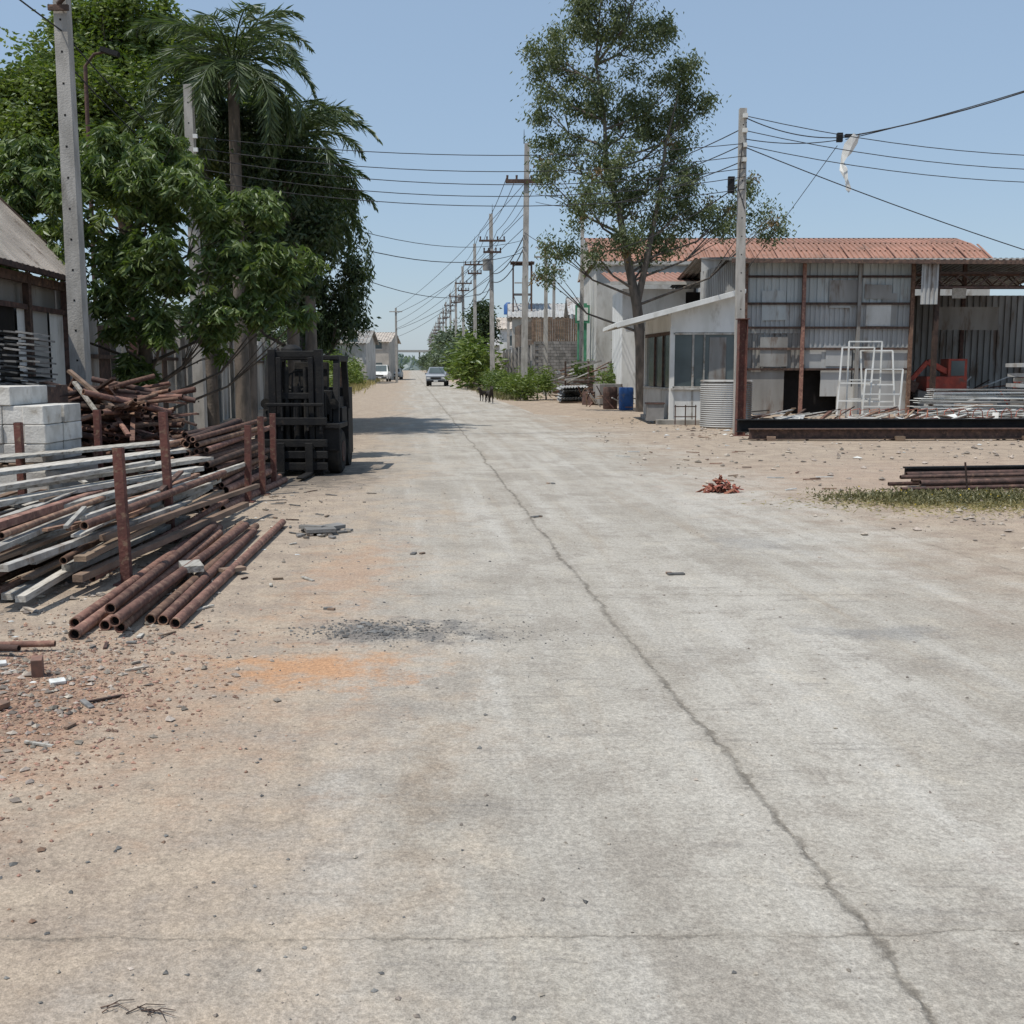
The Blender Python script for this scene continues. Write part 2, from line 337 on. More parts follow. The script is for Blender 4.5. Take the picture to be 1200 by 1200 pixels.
for i in range(24): mb.box((-1.95+R(-.3,.3),11.1+R(-.3,.3),.02),(R(.03,.12),.04,.02),random.choice([M['asph'],M['greyblk'],M['stone']]),rz=R(0,3))
mb.build('broken_slab',.004)
mb=MB()
for i in range(70):
    y=R(4.6,15); x=random.gauss(-2.3,.5)-K*y*.3; a=R(0,3.14); l=R(.04,.2)
    mb.box((x,y,.014),(l,R(.008,.03),.01),random.choice([M['wood'],M['asph'],M['stone'],M['plank'],M['rustd']]),rz=a,ry=R(-.1,.1))
for (x,y) in [(1.35,8.9),(.28,12.4),(-.9,9.9),(.6,16),(-1.3,7.6)]:
    mb.box((x,y,.012),(R(.06,.15),R(.03,.06),.014),M['asph'],rz=R(0,3)); mb.box((x+R(-.08,.08),y+R(-.05,.05),.012),(.05,.03,.014),M['wood'],rz=R(0,3))
mb.build('scattered_sticks')
mb=MB()
for i in range(9):
    a=R(-1.1,.9)+1.5; l=R(.03,.13); q=(-1.03+R(-.07,.07),2.71+R(-.03,.03),.007); w_=(q[0]+l*.5*math.sin(a),q[1]+l*.5*math.cos(a)+R(-.01,.01),.015); mb.tube([q,w_,(q[0]+l*math.sin(a+.2),q[1]+l*math.cos(a+.2),.01)],[.002,.0015,.001],M['rustd'],4)
mb.build('dry_twigs')
mb=MB()
for (x,y,z,sx,sy,sz,a,m) in [(-2.62,5.9,.06,.06,.07,.11,.3,'brick'),(-2.45,5.75,.02,.08,.05,.02,.6,'paper'),(-2.9,5.1,.03,.11,.06,.05,.2,'asph'),(-2.7,4.98,.03,.08,.05,.05,1,'greyblk'),(-2.95,6.1,.02,.12,.05,.02,.5,'paper'),(-2.8,4.8,.02,.1,.07,.03,.1,'brick'),(-2.55,5.3,.03,.08,.05,.03,1.2,'brick'),(-2.6,5.1,.03,.07,.05,.04,.8,'greyblk'),(-2.75,5.2,.03,.1,.06,.04,.4,'greyblk')]:
    mb.box((x,y,z),(sx,sy,sz),M[m],rz=a,rx=.2)
mb.build('broken_bricks',.004)

# ---------------------------------------------------------------- left stacks
def post(name,x,y,z,lean=0,w=.075):
    mb=MB(); mb.box((x+lean*z/2,y,z/2),(w,w*.9,z),M['redox'],ry=lean); mb.box((x,y,.01),(w*2.2,w*2.2,.02),M['redox'])
    mb.box((x+lean*z,y,z),(w*.7,w*.7,.006),M['black']); return mb.build(name,.004)
for a in [(-3.03,8.5,1.08),(-3.36,10.7,1.27),(-5.2,11.6,1.12),(-3.34,13.8,.98),(-3.33,14.6,1.05),(-3.4,15.6,1.05),(-4.9,13.0,1.2)]: post('steel_post',*a,lean=R(-.03,.03))
mb=MB()
lay=[(0.05,14),(.13,14),(.22,12),(.31,10),(.40,7),(.48,5)]
for z,n in lay:
    for i in range(n):
        x=-3.18-(i+R(0,.8))*.17*(1+z*.2); y0=7.7+R(-.4,1.1); y1=y0+R(3.0,5.2); dx=R(-.35,.3)
        m=random.choice([M['alu'],M['alu'],M['rust'],M['plank'],M['rustd'],M['rust'],M['wood']])
        p0=(x-.02,y0,z+R(0,.05)); p1=(x+dx,y1,z+R(0,.16))
        if m in(M['rust'],M['rustd']) and R(0,1)<.5: mb.pipe(p0,p1,R(.022,.036),m)
        else: mb.beam(p0,p1,R(.03,.10),R(.02,.06),m)
for i in range(22):
    x=-3.3-R(0,1.2); y=R(8,11); a=R(-.9,.9); l=R(.4,1.3); z=R(.3,.55)
    mb.beam((x,y,z),(x+math.sin(a)*l,y+math.cos(a)*l,z+R(-.1,.12)),R(.02,.06),R(.015,.03),random.choice([M['rust'],M['alu'],M['wood'],M['rustd']]))
mb.build('scrap_metal_pile')
mb=MB()
for (p0,p1,w,h) in [((-5.0,8.4,.62),(-3.55,12.6,.66),.28,.04),((-4.7,8.0,.55),(-3.5,12.2,.58),.16,.05),((-5.3,9.3,.7),(-3.9,13.2,.72),.3,.04),((-4.35,7.6,.42),(-3.45,11.6,.56),.1,.06),((-4.6,8.6,.66),(-3.75,11.4,.72),.09,.04),((-3.9,7.6,.33),(-3.3,11.9,.42),.09,.07),((-5.6,10.4,.78),(-4.1,13.4,.80),.34,.03)]:
    mb.beam(p0,p1,w,h,M['plank'])
mb.build('long_planks',.004)
mb=MB()
for i,(x0,x1) in enumerate([(-2.86,-3.14),(-2.74,-3.02),(-2.64,-2.92),(-2.52,-2.84),(-2.40,-2.70),(-2.2,-2.5),(-2.31,-2.66),(-2.66,-2.96),(-2.50,-2.68)]):
    z=.04 if i<7 else .115
    y0=6.85+R(-.15,.3); mb.pipe((x0,y0,z),(x1+R(-.05,.05),y0+4.3+R(-.5,.5),z+.01),.037,M['rust'])
mb.box((-2.55,8.6,.13),(.16,.3,.05),M['plank'],rz=.4); mb.box((-2.3,8.9,.05),(.2,.1,.03),M['wood'],rz=.7)
mb.build('rusty_pipe_row')
mb=MB()
for r in range(11):
    for i in range(int(15-r*1.1)):
        x=-3.42-i*.09-r*.03+R(-.02,.02); z=.05+r*.082+R(-.02,.02); y0=13.0+R(-.45,.4)
        mb.pipe((x,y0,z),(x+R(-.2,.1),y0+R(2.6,3.6),z+R(-.02,.08)),R(.03,.047),random.choice([M['rust'],M['rustd'],M['rust']]))
mb.build('rusty_pipe_stack')
mb=MB()
for i in range(300):
    z=.05+R(0,1)**.8*1.35; w=1.35*(1-z/2.1); x=-5.75+R(-w,w); y=15.6+R(-.8,.7)
    a=R(-.9,.9)+(.0 if R(0,1)<.5 else 1.3); l=R(.6,1.6); t=R(-.35,.3); dx,dy=math.sin(a)*l/2,math.cos(a)*l/2
    p0=(x-dx,y-dy,max(.05,z-t*l/2)); p1=(x+dx,y+dy,max(.05,z+t*l/2)); m=random.choice([M['rust'],M['rustd'],M['rust']])
    if R(0,1)<.55: mb.pipe(p0,p1,R(.025,.045),m,8)
    else: mb.beam(p0,p1,.06,.03,m)
mb.beam((-6.0,15.0,1.65),(-5.3,14.7,1.15),.07,.04,M['wood']); mb.beam((-5.9,14.9,1.5),(-5.5,14.6,1.1),.06,.03,M['plank'])
mb.build('rusty_scrap_heap')
mb=MB()
mb.box((-5.62,12.35,.3),(1.5,1.1,.58),M['whited'])
mb.build('concrete_plinth',.02)
mb=MB()
for i in range(7): mb.box((-6.1+i*.18,12.3,.66),(.1,1.0,.022),M['wood'])
for k in(-.42,0,.42): mb.box((-5.57,12.3+k,.62),(1.16,.09,.06),M['wood'])
z0=.675
for r in range(4):
    for i in range(5 if r<3 else 3):
        for j in range(2):
            mb.box((-6.08+i*.236+R(-.012,.012)+(0 if r<3 else .12),12.06+j*.5+R(-.02,.02),z0+.1+r*.205),(.228,.48,.2),M['block'],rz=R(-.03,.03))
mb.build('block_stack',.01)
mb=MB()
for r in range(10):
    for i in range(6):
        mb.box((-7.05+i*.22+R(-.04,.04),13.9+R(-.04,.04),1.55+r*.07-i*.014),(.215,.5,.022),M['tile'],ry=.1+R(-.06,.06),rx=R(-.05,.05))
mb.box((-6.5,14.1,.72),(1.3,.9,1.5),M['rustd'])
mb.build('roof_tile_stack')
mb=MB(); mb.pipe((-3.8,6.35,.05),(-2.75,6.45,.05),.02,M['rust'],8); mb.pipe((-3.8,6.5,.04),(-2.9,6.3,.06),.02,M['rustd'],8); mb.build('loose_rods')

# ---------------------------------------------------------------- forklift
mb=MB(); X=-3.38;Y=17.2;P=M['fpk']
for sx in(-1,1):
    mb.box((X+sx*.36,Y+.1,1.0),(.12,.16,1.95),P); mb.box((X+sx*.25,Y+.04,.95),(.08,.10,1.8),P)
    mb.box((X+sx*.22,Y-.12,.28),(.12,.04,.5),P); mb.box((X+sx*.22,Y-.5,.055),(.12,.8,.035),P)
    mb.tube([(X+sx*.15,Y+.1,.2),(X+sx*.15,Y+.1,1.7)],.04,M['rubber'],8)
    mb.tube([(X+sx*.42,Y+.5,.36),(X+sx*.46,Y+.5,.36),(X+sx*.62,Y+.5,.36),(X+sx*.66,Y+.5,.36)],[.31,.36,.36,.31],M['rubber'],24)
    mb.tube([(X+sx*.64,Y+.5,.36),(X+sx*.67,Y+.5,.36)],.17,M['rustd'],16)
    mb.tube([(X+sx*.40,Y+1.9,.27),(X+sx*.56,Y+1.9,.27)],.27,M['rubber'],20)
    mb.box((X+sx*.54,Y+.5,.78),(.26,.9,.08),P); mb.box((X+sx*.54,Y+.12,.6),(.26,.05,.42),P); mb.box((X+sx*.53,Y+.9,.9),(.2,.5,.3),P)
    mb.beam((X+sx*.56,Y+.45,.8),(X+sx*.54,Y+.75,1.82),.1,.1,P); mb.beam((X+sx*.54,Y+1.8,1.0),(X+sx*.52,Y+1.65,1.82),.1,.1,P)
    mb.beam((X+sx*.53,Y+.7,1.84),(X+sx*.53,Y+1.75,1.84),.1,.1,P)
    mb.tube([(X+sx*.54,Y+.42,1.12),(X+sx*.54,Y+.36,1.12)],[.08,.085],M['rubber'],12)
for z in(.16,.34,.52,.86): mb.box((X,Y-.07,z),(1.0,.05,.12),P)
for z in(1.25,1.9): mb.box((X,Y+.1,z),(.8,.08,.1),P)
for i in range(5): mb.box((X-.4+i*.2,Y-.07,.92),(.035,.03,.42),P)
mb.box((X,Y-.07,1.12),(.9,.04,.05),P)
mb.tube([(X,Y+.14,.15),(X,Y+.14,1.4)],.06,P,10)
for i in range(9): mb.box((X,Y+.75+i*.12,1.85),(.98,.05,.03),P)
mb.box((X,Y+.7,1.85),(1.14,.07,.07),P); mb.box((X,Y+1.75,1.85),(1.14,.07,.07),P)
# cowl, dash, hood, seat and counterweight
mb.box((X,Y+.32,.72),(.86,.10,1.15),P); mb.box((X,Y+.95,.6),(.95,1.15,.72),P); mb.box((X,Y+1.35,.98),(1.0,.85,.45),P); mb.box((X,Y+1.98,.78),(1.14,.5,1.15),P)
mb.box((X,Y+.5,1.08),(1.0,.25,.5),P); mb.box((X,Y+1.2,1.25),(.54,.5,.14),M['rubber']); mb.box((X,Y+1.48,1.5),(.56,.16,.55),M['rubber'],rx=-.15)
mb.tube([(X-.1,Y+.6,1.2),(X-.1,Y+.85,1.42)],.025,P,6)
th=np.linspace(0,2*math.pi,17); mb.tube([(X-.1+.19*math.cos(t),Y+.8+.08*math.sin(t),1.48+.16*math.sin(t)) for t in th],.022,M['rubber'],6)
mb.tube([(X-.1,Y+.3,1.9),(X-.1,Y+.3,1.99),(X-.1,Y+.3,2.05)],[.17,.16,.06],P,14)
for i in range(4): mb.tube([(X-.2+i*.12,Y+.2,.5),(X-.22+i*.14,Y+.12,1.1),(X-.18+i*.11,Y+.2,1.6)],.018,M['rubber'],5)
mb.tube([(X+.4,Y+2.0,1.3),(X+.4,Y+2.0,1.7)],.04,M['rustd'],8)
mb.build('forklift',.012)

# ---------------------------------------------------------------- left shed & fence
mb=MB()
A=np.array([-7.0,11.5]);B=np.array([-7.75,19.2]); d=B-A
def P2(t,z,o=0): q=A+d*t; nn=nrm([d[1],-d[0]]); return (q[0]+nn[0]*o,q[1]+nn[1]*o,z)
ws=['white','sheetd','whited','white','sheetd','white','black','white','sheet','white']
for i,w in enumerate(ws):
    t0=i/10;t1=(i+.94)/10
    mb.quad(P2(t0,0,.02 if i%2 else 0),P2(t1,0,.02 if i%2 else 0),P2(t1,2.6,.02 if i%2 else 0),P2(t0,2.6,.02 if i%2 else 0),M[w])
mb.quad(P2(0,0,-.1),P2(1,0,-.1),P2(1,3.1,-.1),P2(0,3.1,-.1),M['sheetd'])
for t in(0,.25,.5,.75,1): mb.beam(P2(t,0,.06),P2(t,3.15,.06),.1,.1,M['rustd'])
mb.beam(P2(0,3.05,.06),P2(1,3.05,.06),.08,.14,M['rustd']); mb.beam(P2(0,2.62,.06),P2(1,2.62,.06),.04,.08,M['rustd'])
o=np.array(P2(-.02,3.2,.35)); e=np.array(P2(1.03,3.2,.35))
mb.corr(e,o-e,(-1.75,-.15,1.75),34,.05,M['roofB']); mb.beam(e+[-.05,.03,-.06],e+[-1.8,-.1,1.72],.08,.16,M['rustd'])
mb.beam(o+[0,0,-.06],e+[0,0,-.06],.08,.08,M['rustd'])
mb.quad((-7.75,19.2,0),(-12,19.4,0),(-12,19.4,3.2),(-7.75,19.2,3.1),M['sheetd'])
mb.build('roadside_shed')
mb=MB(); x0=-6.05
y=19.5; i=0
while y<56:
    w=R(.5,.9); m=random.choice([M['conc2'],M['sheetd'],M['conc2'],M['sheetd'],M['rustd'],M['sheet']]); h=2.75+R(-.25,.2)
    if 23.3<y<25.5: m=M['redox']
    a=(x0-K*y+R(-.04,.04),y,0); b=(x0-K*(y+w)+R(-.04,.04),y+w-.06,0)
    mb.beam((a[0],a[1],h/2),(b[0],b[1],h/2),.05,h,m); y+=w
    if i%4==0: mb.box((a[0]+.1,a[1],1.45),(.12,.12,2.9),M['conc2'])  # darker concrete imitates the shade along the fence
    i+=1
mb.beam((x0-K*19.5+.08,19.5,1.9),(x0-K*56+.08,56,1.9),.06,.08,M['rustd'])
mb.build('panel_fence')
mb=MB(); mb.corr((-5.9-K*56,56,0),(-K*70,70,0),(0,0,2.6),120,.05,M['whited']); mb.build('boundary_wall')

# ---------------------------------------------------------------- poles
def pole(x,y,h,w=.24,holes=True,lean=0,m='conc'):
    mb=MB()
    b=w/2;t=w*.36; v=[(x-b,y-b,0),(x+b,y-b,0),(x+b,y+b,0),(x-b,y+b,0)]
    X2=x+lean*h; v+=[(X2-t,y-t,h),(X2+t,y-t,h),(X2+t,y+t,h),(X2-t,y+t,h)]
    mb.add(v,[[3,2,1,0],[4,5,6,7],[0,1,5,4],[1,2,6,5],[2,3,7,6],[3,0,4,7]],M[m])
    if holes:
        for k in range(int(h/.45)):
            z=.9+k*.45
            if z<h-.2:
                q=b+(t-b)*z/h; mb.box((x+lean*z,y-q-.001,z),(.03,.006,.03),M['black'])
    return mb
mb=pole(-6.62,17.0,8.9,.25)
mb.tube([(-6.62,16.85,6.95),(-6.3,16.7,7.15),(-5.75,16.6,7.32)],[.035,.03,.03],M['rustd'],8)
mb.box((-5.62,16.6,7.36),(.42,.14,.09),M['fpk'],ry=-.2)
mb.box((-6.62,16.85,6.9),(.3,.05,.08),M['rustd'])
mb.build('street_lamp',.01)
mb=pole(-7.35,26,8.05,.26)
for z in(6.9,6.6,6.3,6.0): mb.box((-7.2,25.86,z),(.1,.06,.09),M['white'])
mb.build('utility_pole',.01)
mb=MB(); mb.tube([(-9.35,25,0),(-9.3,25,8.2)],[.06,.045],M['rustd'],8); mb.tube([(-9.3,25,8.2),(-9.1,25,8.45),(-8.85,25,8.5)],.03,M['rustd'],6); mb.box((-8.75,25,8.5),(.4,.15,.1),M['fpk'],ry=.3); mb.build('lamp_post')
mb=pole(5.82,28.3,8.05,.24,lean=-.012)
for z in(7.85,7.5,7.15,6.8): mb.box((5.76,28.15,z),(.12,.08,.1),M['white'])
mb.box((5.46,28.2,6.2),(.16,.1,.4),M['fpk'])
mb.tube([(5.8,28.1,5.6),(5.62,28.1,6.1),(5.7,28.1,7.2)],.015,M['wire'],5)
mb.build('utility_pole',.01)
mb=MB(); x,y=5.68,27.4
mb.box((x-.1,y,1.43),(.02,.24,2.86),M['redox']); mb.box((x+.1,y,1.43),(.02,.24,2.86),M['redox']); mb.box((x,y,1.43),(.18,.02,2.86),M['redox']); mb.box((x,y,.012),(.4,.4,.02),M['redox'])
mb.box((x,y,2.87),(.3,.3,.02),M['redox'])
mb.build('steel_column')
tp=[]
for i in range(16):
    y=58+23*i; x=5.75-.0885*y; tp.append((x,y)); h=13.0 if i!=1 else 12.6
    mb=pole(x,y,h,.36,holes=False,lean=R(-.012,.012))
    for z,w in((h-1.9,1.9),(h-2.7,1.3))[: (2 if i else 1)]:
        mb.box((x,y-.2,z),(w,.14,.2 if i==0 else .14),M['rustd'])
        for k in(-.45,-.2,.2,.45): mb.tube([(x+k*w,y-.2,z+.06),(x+k*w,y-.2,z+.3)],[.05,.07],M['rustd'],6)
    mb.tube([(x,y,h),(x,y,h+.7)],[.03,.01],M['fpk'],5)
    if i in(1,3): mb.tube([(x-.4,y-.3,h-4),(x-.4,y-.3,h-3.2)],.3,M['greyblk'],10)
    mb.build('utility_pole')
mb=pole(3.75,60,10.2,.24); mb.build('utility_pole')
for (x,y,h) in [(2.0,66,8.5),(3.0,80,9),(-11.2,215,11),(-12.5,120,8),(.9,90,8.8)]:
    mb=pole(x,y,h,.26,holes=False); mb.box((x,y-.15,h-.4),(1.4,.1,.1),M['conc']); mb.build('utility_pole')
mb=MB()
def cable(p,q,sag,r=.014,n=18):
    p=np.array(p,float);q=np.array(q,float); t=np.linspace(0,1,n)[:,None]; pts=p*(1-t)+q*t; pts[:,2]-=(4*sag*t*(1-t))[:,0]; mb.tube(pts,r,M['wire'],5,cap=False)
for z1,z2,s in((6.9,7.2,.35),(6.65,6.9,.45),(6.45,6.6,.5),(6.2,6.4,.55),(5.95,6.1,.5)): cable((-7.25,25.9,z1),(5.8,28.2,z2),s,.010)
cable((-7.25,25.9,6.1),(tp[0][0],58,8.2),.9,.012); cable((-7.25,25.9,5.7),(tp[0][0],58,7.6),1.0,.016); cable((-7.25,26,5.5),(tp[1][0],81,7.3),1.3,.016)
for z1,z2 in((7.85,7.55),(7.5,7.2),(7.15,6.9)): cable((5.8,28.2,z1),(22,31,z2+.3),.7,.011)
cable((5.8,28.2,7.8),(8.4,29,7.5),.15,.014); cable((8.4,29,7.5),(18,26,10.6),.5,.018); cable((8.5,29,7.45),(18,26,10.2),.25,.012); cable((5.8,28.2,7.3),(8.4,29,7.45),.1,.012)
cable((5.8,28.2,7.1),(19,30.5,3.4),.2,.014); cable((5.8,28.2,7.7),(6.9,34,6.0),.02,.01); cable((8.3,29,7.3),(6.6,33,4.1),.02,.009)
for z in(7.6,7.2,6.8): cable((5.8,28.2,z),(tp[0][0]+.6,58,z+3.3),.6,.014)
cable((5.8,28.2,6.3),(tp[0][0],58,8.6),1.4,.016); cable((-7.2,26,6.4),(-6.62,17,6.6),.2,.012); cable((-7.2,26,6.0),(-6.62,17,6.2),.2,.012); cable((-6.62,17,6.6),(-5.5,-5,7.2),.4,.012)
for i in range(len(tp)-1):
    for k in(-.85,-.35,.35,.85): cable((tp[i][0]+k,tp[i][1]-.2,11.4),(tp[i+1][0]+k,tp[i+1][1]-.2,11.4),.35,.018,10)
    for z in(8.4,7.8): cable((tp[i][0],tp[i][1]-.2,z),(tp[i+1][0],tp[i+1][1]-.2,z),.6,.03,10)
for z in(11,9.5,8.8,7.9): cable((tp[0][0],58,z),(-12.5,120,z-3),.6,.016)
for z in(9.9,8.2): cable((tp[1][0],81,z),(-12.5,120,z-2.5),.4,.02)
mb.box((8.35,29,7.5),(.14,.12,.22),M['fpk']); mb.box((8.6,28.95,7.53),(.25,.1,.08),M['fpk'])
mb.build('overhead_cables')
mb=MB(); pts=[(8.75,28.9,7.55,.18),(8.62,28.9,7.3,.36),(8.52,28.88,7.05,.26),(8.42,28.92,6.86,.06),(8.45,28.9,6.65,.18),(8.52,28.88,6.4,.06),(8.58,28.86,6.15,.16)]
v=[];f=[]
for i,(x,y,z,w) in enumerate(pts): a=.5*i; v+=[(x-w/2,y-.06*math.cos(a*2),z+.03),(x,y-.05,z-.05),(x+w/2,y+.06*math.sin(a*2),z+.05)]
for i in range(len(pts)-1): f+=[[3*i,3*i+1,3*i+4,3*i+3],[3*i+1,3*i+2,3*i+5,3*i+4]]
mb.add(v,f,M['white']); mb.build('hanging_plastic_rag')

# ---------------------------------------------------------------- guard booth
mb=MB(); W_,Wd=M['white'],M['whited']
x0,x1,yf,yb=4.76,6.75,33.0,36.6; sk=-.089*3.6
mb.box(((x0+x1)/2-.1,34.8,.07),(2.7,4.3,.14),M['conc2'])
def wall(p,q,z0,z1,m,t=.1): mb.beam((p[0],p[1],(z0+z1)/2),(q[0],q[1],(z0+z1)/2),t,z1-z0,m)
wall((x0,yf),(x1,yf),.14,1.05,W_); wall((x0+sk,yb),(x0,yf),.14,1.05,Wd); wall((x1,yf),(x1+sk,yb),.14,3.2,W_); wall((x0+sk,yb),(x1+sk,yb),.14,2.7,W_)
for (x,y) in((x0,yf),(x1,yf),(x0+sk,yb)): mb.box((x,y,1.5),(.14,.14,2.75),W_)
mb.box((x0+.62,yf,1.5),(.06,.11,2.7),M['alu'])
mb.quad((x0,yf-.01,1.05),(x1,yf-.01,1.05),(x1,yf-.01,2.72),(x0,yf-.01,2.72),M['glass'])
mb.quad((x0+sk,yb,1.05),(x0,yf,1.05),(x0,yf,2.72),(x0+sk,yb,2.72),M['glass'])
for t in(.3,.62): mb.box((x0+sk*t,yf+3.6*t,1.9),(.1,.08,1.7),M['rustd'])
mb.beam((x0+sk-.02,yb,1.05),(x0-.02,yf,1.05),.16,.06,M['alu']); mb.beam((x0+sk-.01,yb,2.7),(x0-.01,yf,2.7),.12,.1,M['rustd'])
for x in(x0+.95,x1-.12): mb.box((x,yf-.04,1.9),(.05,.05,1.66),M['alu'])
for z in(1.1,2.68): mb.box(((x0+x1)/2,yf-.045,z),(1.95,.05,.06),M['alu'])
mb.box((x0+1.35,yf-.03,1.85),(.5,.02,1.45),M['sheetd'])
mb.box(((x0+x1)/2,yf-.07,1.05),(2.05,.14,.06),M['alu'])
zr,zl=3.92,2.93; xl=3.05; xrr=6.78
def zz(x): return zl+(zr-zl)*(x-xl)/(xrr-xl)
mb.add([(x0-.05,yf-.06,2.72),(x1+.03,yf-.06,2.72),(x1+.03,yf-.06,zz(x1)-.05),(x0-.05,yf-.06,zz(x0)-.05)],[[0,1,2,3]],W_)
mb.add([(x0-.05,yf,2.72),(x0+sk-.05,yb,2.72),(x0+sk-.05,yb,zz(x0)-.05),(x0-.05,yf,zz(x0)-.05)],[[0,1,2,3]],W_)
mb.corr((xl,yf-.5,zl+.03),(0,4.5,0),(xrr-xl,0,zr-zl),22,-.03,M['white'])
mb.beam((xl,yf-.5,zl-.02),(xrr,yf-.5,zr-.02),.06,.15,W_); mb.beam((xl,yf+4.0,zl-.02),(xrr,yf+4.0,zr-.02),.06,.12,W_)
mb.beam((xl,yf-.5,zl-.02),(xl,yf+4,zl-.02),.06,.1,W_); mb.beam((xrr,yf-.5,zr-.02),(xrr,yf+4,zr-.02),.06,.1,W_)
for y in(yf+.4,yf+2,yf+3.5): mb.beam((xl+.1,y,zl-.04),(x0,y,zz(x0)-.1),.05,.06,Wd)
mb.build('guard_booth',.006)
mb=MB()
pr=[];rr=[]
for i in range(22): pr+=[(6.05,31.2,.02+i*.058),(6.05,31.2,.049+i*.058)]; rr+=[.70,.73]
mb.tube(pr,rr,M['sheet'],32,smooth=False); mb.tube([(6.05,31.2,1.30),(6.05,31.2,1.34)],[.74,.70],M['sheetd'],32)
mb.build('corrugated_water_tank')
mb=MB()
for x in(4.8,5.1,5.4): mb.box((x,32.4,.3),(.03,.03,.6),M['rustd'])
for z in(.25,.55): mb.box((5.1,32.4,z),(.65,.02,.03),M['rustd'])
mb.box((4.3,33.2,.35),(.5,.4,.5),M['greyblk']); mb.box((4.3,33.2,.62),(.56,.46,.04),M['rustd'])
mb.build('small_steel_rack')

# ---------------------------------------------------------------- front sheet-metal warehouse
mb=MB(); Y0=40
xa,xb=8.35,14.3
mb.corr((xa,Y0,3.95),(xb-xa,0,0),(0,0,1.45),22,.04,M['translu'])
mb.corr((xa,Y0+.02,2.9),(2.05,0,0),(0,0,1.05),12,.035,M['sheet']); mb.corr((xa+2.1,Y0+.02,2.35),(xb-xa-2.1,0,0),(0,0,1.6),22,.035,M['sheet'])
mb.corr((xa,Y0+.04,1.6),(2.05,0,0),(0,0,1.32),10,.035,M['sheetd'])
mb.box((9.1,Y0,.8),(1.45,.06,1.6),M['sheetd']); mb.box((11.7,Y0,1.5),(1.1,.05,1.7),M['sheet']); mb.box((13.3,Y0+.01,1.2),(2.0,.05,2.4),M['sheet']); mb.box((11.0,Y0+.02,2.0),(.9,.05,.8),M['sheet'])
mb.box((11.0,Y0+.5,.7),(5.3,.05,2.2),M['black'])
mb.box((12.2,Y0-.01,.5),(.9,.05,1.0),M['whited'])
for i in range(9):
    x=R(xa+.6,xb-.6); z=R(1.9,4.6); mb.box((x,Y0-.05-i*.003,z),(R(.5,1.1),.012,R(.5,1.2)),random.choice([M['sheet'],M['sheetd'],M['whited'],M['translu']]),ry=R(-.03,.03))
for x in(xa,10.42,xb,12.4): mb.beam((x,Y0-.12,0),(x,Y0-.12,5.35),.12,.12,M['rust' if x!=12.4 else 'sheetd'])
for z in(4.9,3.95,3.1,2.35,1.62): mb.beam((xa-.1,Y0-.09,z),(xb+.1,Y0-.09,z),.05,.08,M['rustd'])
mb.corr((7.85,46.5,0),(.5,-6.5,0),(0,0,5.6),24,.05,M['sheet'])
mb.add([(7.85,46.5,5.6),(8.35,40,5.6),(8.35,40,5.45),(7.85,46.5,6.2)],[[0,1,2,3]],M['sheet'])
mb.corr((24,Y0-.7,5.45),(-16.2,0,0),(0,7.5,.75),70,.05,M['sheetd']); mb.corr((7.6,Y0+14,5.5),(16.4,0,0),(0,-7.4,.70),70,.05,M['sheetd'])
mb.beam((7.7,Y0-.72,5.4),(24,Y0-.72,5.3),.08,.14,M['rustd'])
mb.corr((14.3,Y0+12,0),(10,0,0),(0,0,5),34,.06,M['sheetd'])
mb.corr((14.35,Y0+12,0),(0,-3,0),(0,0,5.2),10,.05,M['sheetd'])
for x in(15.1,18.6,22.5):
    mb.beam((x,Y0-.3,0),(x,Y0-.3,5.3),.16,.16,M['rustd']); mb.beam((x,Y0+6,0),(x,Y0+6,5.9),.14,.14,M['rustd'])
for yy,z in((Y0-.4,5.0),(Y0+3,5.2),(Y0+6,5.5)):
    mb.beam((14.3,yy,z),(24,yy,z),.07,.07,M['rustd']); mb.beam((14.3,yy,z-.5),(24,yy,z-.5),.06,.06,M['rustd'])
    for i in range(18): x=14.3+i*.54; mb.beam((x,yy,z if i%2 else z-.5),(x+.54,yy,z-.5 if i%2 else z),.04,.04,M['rustd'])
mb.corr((14.45,Y0-.5,3.9),(.6,0,0),(0,0,1.4),4,.04,M['sheet'])
mb.box((16.4,Y0+1,4.4),(.5,.04,.4),M['paper']); mb.box((18,Y0+4,3.6),(2.4,.04,.9),M['sheetd'])
mb.quad((14.3,Y0,.012),(24,Y0,.012),(24,Y0+12,.012),(14.3,Y0+12,.012),M['conc2'])
mb.build('sheet_metal_warehouse')
mb=MB()
for i in range(90):
    x=R(14.6,23);y=Y0+R(-1,8); s=R(.15,.7); mb.box((x,y,s*.4+R(0,.6)*(y>Y0+1)),(s*R(.6,2.6),s,s*R(.3,.9)),random.choice([M['sheetd'],M['rustd'],M['wood'],M['paper'],M['greyblk'],M['red'] if R(0,1)<.3 else M['whited'],M['blue'] if R(0,1)<.15 else M['sheet']]),rz=R(0,3),rx=R(-.2,.2))
for i in range(30):
    x=R(14.6,22);y=Y0+R(-1,5); mb.beam((x,y,R(.1,1.2)),(x+R(.4,2),y+R(-.5,.5),R(.1,1.6)),.05,.05,random.choice([M['rust'],M['rustd'],M['red'],M['alu'],M['white']]))
mb.build('workshop_clutter')
mb=MB(); x,y=16.3,41.5
for sx in(-.5,.5):
    mb.tube([(x-.9,y+sx,.3),(x+.9,y+sx,.3)],.28,M['rubber'],12); mb.box((x,y+sx,.3),(1.8,.3,.5),M['rubber'])
mb.box((x-.2,y,1.0),(1.5,1.1,.7),M['red']); mb.box((x+.2,y-.1,1.6),(.7,.8,.8),M['red']); mb.box((x+.2,y-.51,1.65),(.5,.02,.55),M['glass'])
